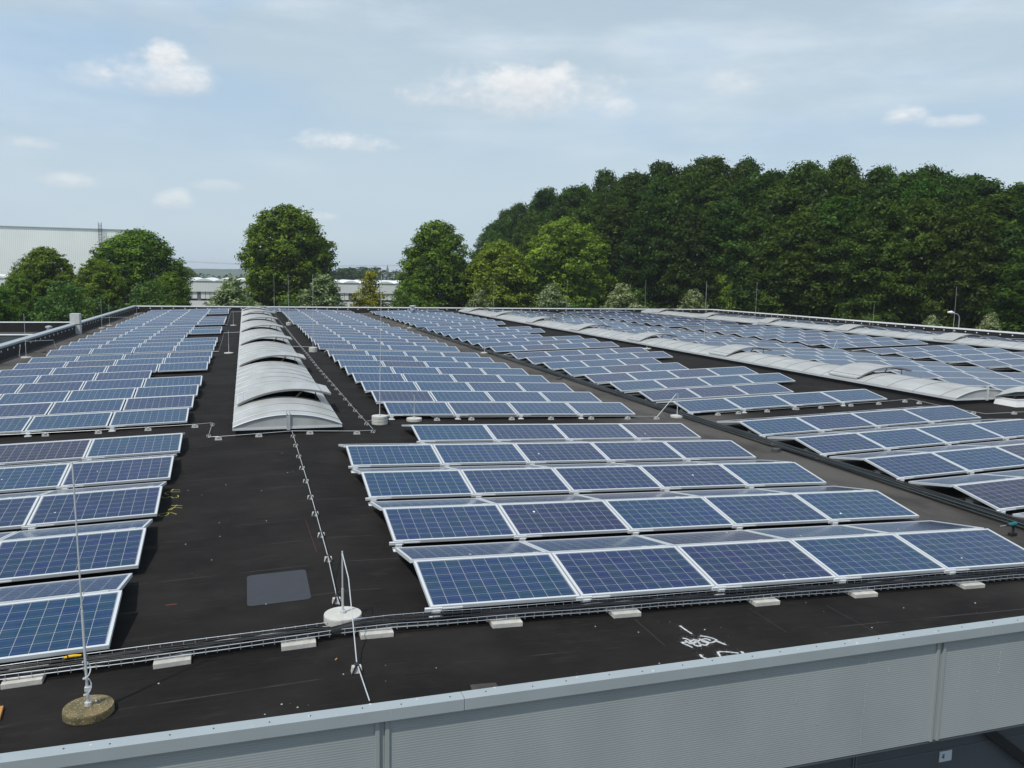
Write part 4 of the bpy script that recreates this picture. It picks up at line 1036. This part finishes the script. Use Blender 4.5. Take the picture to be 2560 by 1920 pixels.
def tree(kind, name, x, y, w, top, label, group, material=None, base=GZ):
    lst_ = PROT[kind]; i = cnt.get(kind, 0); cnt[kind] = i+1
    cm, tm, h, pw = lst_[i % len(lst_)]
    t = thing(name, label, 'tree' if 'shrub' not in name else 'shrub', (x, y, base), group)
    sz = (top-base)/h; sx = w/pw
    t.scale = (sx, sx, sz); t.rotation_euler = (0, 0, random.uniform(0, 6.28))
    for nm, me in (('crown', cm), ('trunk', tm)):
        o = bpy.data.objects.new(nm, me); col.objects.link(o); o.parent = t
    return t
GT = 'trees beyond the far parapet'
tree('lime', 'lime_tree', -23.4, 92, 5.6, 2.3, 'dark tree cut off by the left photo edge', GT)
tree('lime', 'lime_tree', -20.7, 104, 7.6, 6.0, 'green tree in front of the big pale hall, left one', GT)
tree('lime', 'lime_tree', -22.6, 100, 4.6, 3.0, 'lower side tree left of the green tree by the pale hall', GT)
tree('lime', 'lime_tree', -11.6, 106, 10.6, 8.4, 'broad green tree covering the right corner of the pale hall', GT)
tree('lime', 'lime_tree', -15.2, 101, 6.0, 4.9, 'smaller tree joined to the left of the broad corner tree', GT)
tree('lime', 'lime_tree', -7.9, 101, 5.2, 3.6, 'low tree on the right of the broad corner tree', GT)
tree('lime', 'lime_tree', -17.6, 103, 5.0, 1.6, 'dark low tree filling the gap between the two left trees', GT)
tree('shrub', 'leafy_shrub', -17.0, 93, 5.6, 2.5, 'pale green shrubby tree over the left parapet', GT)
tree('shrub', 'leafy_shrub', -14.0, 92, 4.6, .9, 'lower pale green shrub right of the pale shrubby tree', GT)
tree('shrub', 'leafy_shrub', -9.2, 93, 5.6, 2.6, 'grey green shrub below the broad corner tree', GT)
tree('lime', 'lime_tree', 5.4, 112, 12.6, 12.3, 'largest free standing tree, tall and rounded against the sky', GT)
tree('lime', 'lime_tree', 2.2, 111, 5.2, 4.4, 'left lower bulge beside the largest free standing tree', GT)
tree('lime', 'lime_tree', 9.2, 109, 4.8, 3.2, 'right lower companion of the largest free standing tree', GT)
tree('flower', 'flowering_tree', -1.2, 94, 6.3, 3.1, 'cone shaped flowering tree left of the largest tree', GT)
tree('flower', 'flowering_tree', 8.0, 94, 6.5, 3.6, 'cone shaped flowering tree right of the largest tree', GT)
tree('shrub', 'leafy_shrub', 4.6, 95, 5.0, .5, 'low green shrub between the two cone shaped flowering trees', GT)
tree('golden', 'golden_tree', 13.3, 95, 4.8, 4.2, 'narrow golden leaved tree in front of the low white hall', GT)
tree('shrub', 'leafy_shrub', 17.0, 95, 4.6, 1.9, 'low shrub between golden tree and twin topped lime', GT)
tree('lime', 'lime_tree', 23.0, 104, 9.8, 10.5, 'tall twin topped lime tree at the left end of the wood', GT)
tree('lime', 'lime_tree', 20.0, 102, 6.4, 3.6, 'lower left skirt tree of the twin topped lime', GT)
tree('limey', 'lime_tree', 29.9, 100, 9.0, 8.1, 'yellowish rounded tree between twin topped lime and pointed lime', GT)
tree('lime', 'lime_tree', 33.2, 106, 6.6, 5.2, 'dark green tree filling the dip between the two yellowish limes', GT)
tree('lime', 'lime_tree', 26.6, 106, 5.2, 5.2, 'dark tree tucked right behind the twin topped lime', GT)
tree('limey', 'lime_tree', 37.6, 97, 11.2, 11.0, 'pointed yellow green lime tree in front of the wood', GT)
tree('flower', 'flowering_tree', 25.0, 91, 4.6, 2.2, 'small flowering cone tree, leftmost of four along the far parapet', GT)
tree('flower', 'flowering_tree', 33.4, 91, 5.8, 2.9, 'small flowering cone tree below the pointed lime', GT)
tree('flower', 'flowering_tree', 41.9, 90, 6.6, 3.1, 'small flowering cone tree, third of four along the far parapet', GT)
tree('flower', 'flowering_tree', 50.6, 89, 5.4, 2.5, 'small flowering cone tree, rightmost of four along the far parapet', GT)
tree('shrub', 'leafy_shrub', 37.0, 92, 4.6, .7, 'low shrub right of the flowering cone below the pointed lime', GT)
tree('greyg', 'grey_green_tree', 54.0, 95, 6.2, 9.2, 'grey green tree standing out against the dark wood', GT)
tree('limey', 'lime_tree', 56.4, 91, 5.6, 8.3, 'narrow yellow green tree right of the grey green tree', GT)
tree('shrub', 'leafy_shrub', 46.5, 96, 6.0, 2.6, 'bush between the third and fourth flowering cones', GT)
tree('shrub', 'leafy_shrub', 56.5, 66, 4.0, .5, 'light bush over the right parapet, leftmost of three', GT)
tree('flower', 'flowering_tree', 57.0, 59, 3.2, .9, 'yellowish flowering bush beside the curved street lamp', GT)
tree('flower', 'flowering_tree', 57.0, 53.0, 3.6, 1.3, 'pale flowering bush over the right parapet, rightmost of three', GT)
# the wood: tall beeches at the right
oa = [10, 15.1, 16.0, 17.2, 19.6, 21.5, 23.3, 26.3, 29.3, 32.2, 34.5, 36.7, 39.1, 40.9, 43.2, 44.5, 46.4, 48.1, 60]
oe = [1.6, 2.6, 3.7, 4.9, 6.3, 6.7, 7.3, 7.8, 8.1, 8.0, 7.7, 7.9, 8.0, 7.6, 7.3, 6.8, 6.5, 6.5, 6.2]
da = [10, 16, 20, 26, 34, 42, 50, 60]; dd = [185, 165, 132, 112, 104, 96, 90, 84]
k = 0
for rowi, (dm_, fe, step, jit) in enumerate(((0, .66, 2.3, .16), (8, .88, 2.0, .08), (18, .99, 1.9, .045), (32, .98, 2.4, .06))):
    a = 16.2+(.9 if rowi % 2 else 0)+(1.0 if rowi == 0 else 0)
    while a < 52:
        D_ = np.interp(a, da, dd)+dm_+random.uniform(-3, 3); e = np.interp(a, oa, oe)*fe*(1+random.uniform(-jit, jit))
        top = CAM_Z+D_*math.tan(R(e)); w = random.uniform(9, 14)*(1 if rowi else .9)
        if a < 19: w = random.uniform(10, 12)
        k += 1
        where = ('front edge', 'second rank', 'crest', 'rear rank')[rowi]
        tree('beech', 'beech_tree', D_*math.sin(R(a)), D_*math.cos(R(a)), w, top, 'dark beech in the %s of the wood, %s from the left' % (where, ordn(int((a-16.2)/step))), 'beech trees of the wood on the right')
        a += step*random.uniform(.85, 1.15)
# distant woods and hills
def mass(name, label, pts, size, n, material):
    ctr = np.array([p[:3] for p in pts], float); rad = np.array([p[3:] for p in pts], float); kk = rng.integers(0, len(pts), n)
    d = unit(n); d[:, 2] = np.abs(d[:, 2]); C = ctr[kk]+d*rad[kk]
    tt = rng.normal(.5, .15, len(pts))[kk]+rng.normal(0, .15, n)
    o = bpy.data.objects.new(name, leaves_mesh(name, C, d, size, tt, np.zeros(n), material)); col.objects.link(o); tag(o, label, 'woods'); o['kind'] = 'stuff'
pts = []
for i in range(70):
    x = random.uniform(36, 92); y = random.uniform(395, 430); h = 13.2*(min(1, .80+.2*math.sin((x-36)/40*3.1)))+random.uniform(-.8, .6); pts.append((x, y, GZ, random.uniform(4, 6), 5, h))
mass('distant_woods', 'distant band of dark woodland behind the low white hall', pts, 1.5, 9000, farw)
pts = []
for i in range(60):
    x = random.uniform(-75, 30); y = random.uniform(330, 360); pts.append((x, y, GZ, random.uniform(3, 6), 5, 8.2+random.uniform(-1, 1.2)))
mass('distant_hedge', 'line of distant hedgerow trees left of the largest tree', pts, 1.3, 5000, farw)
tree('lime', 'round_tree', -18.6, 300, 8.5, 5.4, 'distant round tree on the horizon right of the pale hall', 'trees on the horizon')
m = MB()
xs = np.linspace(-2200, 2600, 120)
def hz(x): return 12.5+3.5*math.sin(x*.0021+1.0)+1.6*math.sin(x*.013+.6)+.8*math.sin(x*.041)
for x0_, x1_ in zip(xs, xs[1:]):
    m.quad((x0_, 2300, GZ), (x1_, 2300, GZ), (x1_, 2600, hz(x1_)), (x0_, 2600, hz(x0_))); m.quad((x0_, 2600, hz(x0_)), (x1_, 2600, hz(x1_)), (x1_, 3300, GZ), (x0_, 3300, GZ))
o = m.obj('hills', mat('hill_land', (.045, .07, .03), .95, var=.45, vscale=.012, spec=.05), smooth=True); o['kind'] = 'structure'
# ------------------------------------------------------------------ buildings beyond
def ribbed(name, rgb, scale):
    m = bpy.data.materials.new(name); m.use_nodes = True; nt = m.node_tree; b = nt.nodes['Principled BSDF']; N = nt.nodes.new; L = nt.links.new
    tc = N('ShaderNodeTexCoord'); wv = N('ShaderNodeTexWave'); wv.inputs['Scale'].default_value = scale; wv.inputs['Distortion'].default_value = 0; L(tc.outputs['Object'], wv.inputs['Vector'])
    r = N('ShaderNodeMapRange'); L(wv.outputs[0], r.inputs[0]); r.inputs[3].default_value = .86; r.inputs[4].default_value = 1.0
    n = N('ShaderNodeTexNoise'); n.inputs['Scale'].default_value = .25; n.inputs['Detail'].default_value = 5; L(tc.outputs['Object'], n.inputs['Vector'])
    r2 = N('ShaderNodeMapRange'); L(n.outputs[0], r2.inputs[0]); r2.inputs[3].default_value = .9; r2.inputs[4].default_value = 1.06
    mm = N('ShaderNodeMath'); mm.operation = 'MULTIPLY'; L(r.outputs[0], mm.inputs[0]); L(r2.outputs[0], mm.inputs[1])
    h = N('ShaderNodeHueSaturation'); h.inputs['Color'].default_value = (*rgb, 1); L(mm.outputs[0], h.inputs['Value']); L(h.outputs[0], b.inputs['Base Color'])
    b.inputs['Roughness'].default_value = .6; return m
hb = thing('storage_hall', 'huge pale windowless hall with a caged roof ladder at the left', 'building')
m = MB(); m.box(-130, -22.2, 194.5, 225, GZ, 11.85); hw = m.obj('wall', ribbed('hall_sheet', (.86, .885, .87), .9), hb)
m = MB(); m.box(-130.1, -22.0, 194.3, 225.2, 11.85, 11.98); m.obj('roof', A['coping'], hb)
ldr = MB()
for x in (-28.55, -27.95): ldr.tube([(x, 193.9, 4.5), (x, 193.9, 13.3)], .05, 5)
m2 = hb and ldr.obj('ladder', A['dark'], hb)
rg = MB()
for i in range(28): rg.tube([(-28.55, 193.9, 4.6+i*.31), (-27.95, 193.9, 4.6+i*.31)], .028, 4)
rg.obj('rung', A['dark'], m2)
hp = MB()
for i in range(7):
    z = 6.0+i*.95; hp.tube([(-28.6+.7*(.5-.5*math.cos(math.pi*j/8)), 193.9-.7*math.sin(math.pi*j/8), z) for j in range(9)], .035, 4)
for j in (2, 4, 6): hp.tube([(-28.6+.7*(.5-.5*math.cos(math.pi*j/8)), 193.9-.7*math.sin(math.pi*j/8), z) for z in (6.0, 12.9)], .03, 4)
hp.obj('safety_cage', A['dark'], m2)
lh = thing('low_white_hall', 'long low white hall with scalloped roof edge and ribbon windows', 'building')
m = MB(); m.box(-75, 46, 130, 165, GZ, -.68); m.box(-75, 46, 130, 165, .62, 2.15); m.box(-75, 46, 130.35, 165, -.68, .62); m.obj('wall', ribbed('low_hall_sheet', (.82, .84, .83), 1.5), lh)
m = MB()
x = -75
while x < 45:
    pp = [(x+2.6*i/8, 129.9, 2.16+.34*math.sin(math.pi*i/8)) for i in range(9)]
    for a_, b_ in zip(pp, pp[1:]): m.quad(a_, b_, (b_[0], 165, b_[2]), (a_[0], 165, a_[2]))
    m.poly(pp[::-1]); x += 2.62
m.obj('roof', A['white'], lh, smooth=False)
x = -74.5
pier = mat('window_pier', (.15, .14, .19), .7)
while x < 44:
    m = MB(); m.box(x, x+3.15, 130.22, 130.30, -.66, .60); w_ = m.obj('window', mat('dark_pane', (.03, .035, .04), .15) if 'dark_pane' not in bpy.data.materials else bpy.data.materials['dark_pane'], lh)
    m = MB(); hgt = random.choice((-.40, -.38, -.42, -.36))
    for i in range(5): m.box(x+.02+i*.63, x+.59+i*.63, 130.16, 130.20, hgt, .60)
    m.obj('blind', A['white'], w_)
    m = MB(); m.box(x+3.17, x+3.58, 130.15, 130.33, -.67, .61); m.obj('pier', pier, w_)
    x += 3.6
# church spire, power line, street lamps
sp_ = thing('church_spire', 'tiny church spire on the far skyline above the woodland', 'church', (241.2, 1500, GZ))
m = MB(); m.box(-2, 2, -2, 2, 0, 20.5); m.obj('tower', A['dark'], sp_)
m = MB(); m.lathe([(2.3, 20.5), (.05, 29.5)], 0, 0, 8); m.obj('spire', A['dark'], sp_)
pl = thing('power_line', 'pair of thin overhead power wires crossing the sky above the horizon', 'power line')
for dz in (0, .35):
    m = MB(); pp = []
    for i in range(41):
        x = -120+240*i/40; t_ = (x+30)/75; pp.append((x, 400, 7.05+dz+.00042*(x-18)**2)); 
    m.tube(pp, .028, 4, cap=False); m.obj('wire', A['dark'], pl)
for x, lab in ((-120, 0), (120, 0)):
    m = MB(); m.tube([(x, 400, GZ), (x, 400, 7.6+.00042*(x-18)**2)], [.2, .12], 8); m.obj('pole', bark, pl)
def lamp(px_, py_, ztop, arm, label):
    t = thing('street_lamp', label, 'street lamp', (px_, py_, GZ), 'street lamps beyond the parapet'); H_ = ztop-GZ
    d = Vector((-.953, .302, 0))
    m = MB(); pp = [(0, 0, 0), (0, 0, H_*.5), (0, 0, H_-.55)]
    for i in range(1, 7):
        a = math.pi/2*i/6; q = d*(arm*.55*(1-math.cos(a))); pp.append((q.x, q.y, H_-.55+.45*math.sin(a)))
    q = d*arm; pp.append((q.x, q.y, H_-.02)); m.tube(pp, [.075, .06]+[.045]*(len(pp)-2), 8); m.obj('pole', A['galv'], t)
    m = MB(); a = d*(arm-.05); b_ = d*(arm+.5); m.tube([(a.x, a.y, H_-.02), (a.x*.6+b_.x*.4, a.y*.6+b_.y*.4, H_+.03), (b_.x, b_.y, H_+.02)], [.06, .13, .07], 10); m.obj('lamp_head', A['white'], t)
lamp(40.4, 94.6, .42, .8, 'white street lamp head above the far parapet')
lamp(59.0, 77.4, .50, .9, 'white street lamp head above the right parapet, farther one')
lamp(58.6, 57.7, 1.05, .55, 'curved street lamp close behind the right parapet')
# ------------------------------------------------------------------ the air
m = MB(); m.box(-2600, 3000, -60, 3600, GZ-1.0, 45)
hzm = bpy.data.materials.new('haze_air'); hzm.use_nodes = True; nt = hzm.node_tree; nt.nodes.clear()
ho = nt.nodes.new('ShaderNodeOutputMaterial'); hv = nt.nodes.new('ShaderNodeVolumePrincipled'); hv.inputs['Color'].default_value = (.82, .90, 1.0, 1)
hv.inputs['Density'].default_value = .00022; hv.inputs['Anisotropy'].default_value = .0; nt.links.new(hv.outputs[0], ho.inputs['Volume'])
o = m.obj('haze', hzm); o['kind'] = 'stuff'; o['label'] = 'thin summer haze over the land'; o['category'] = 'haze'
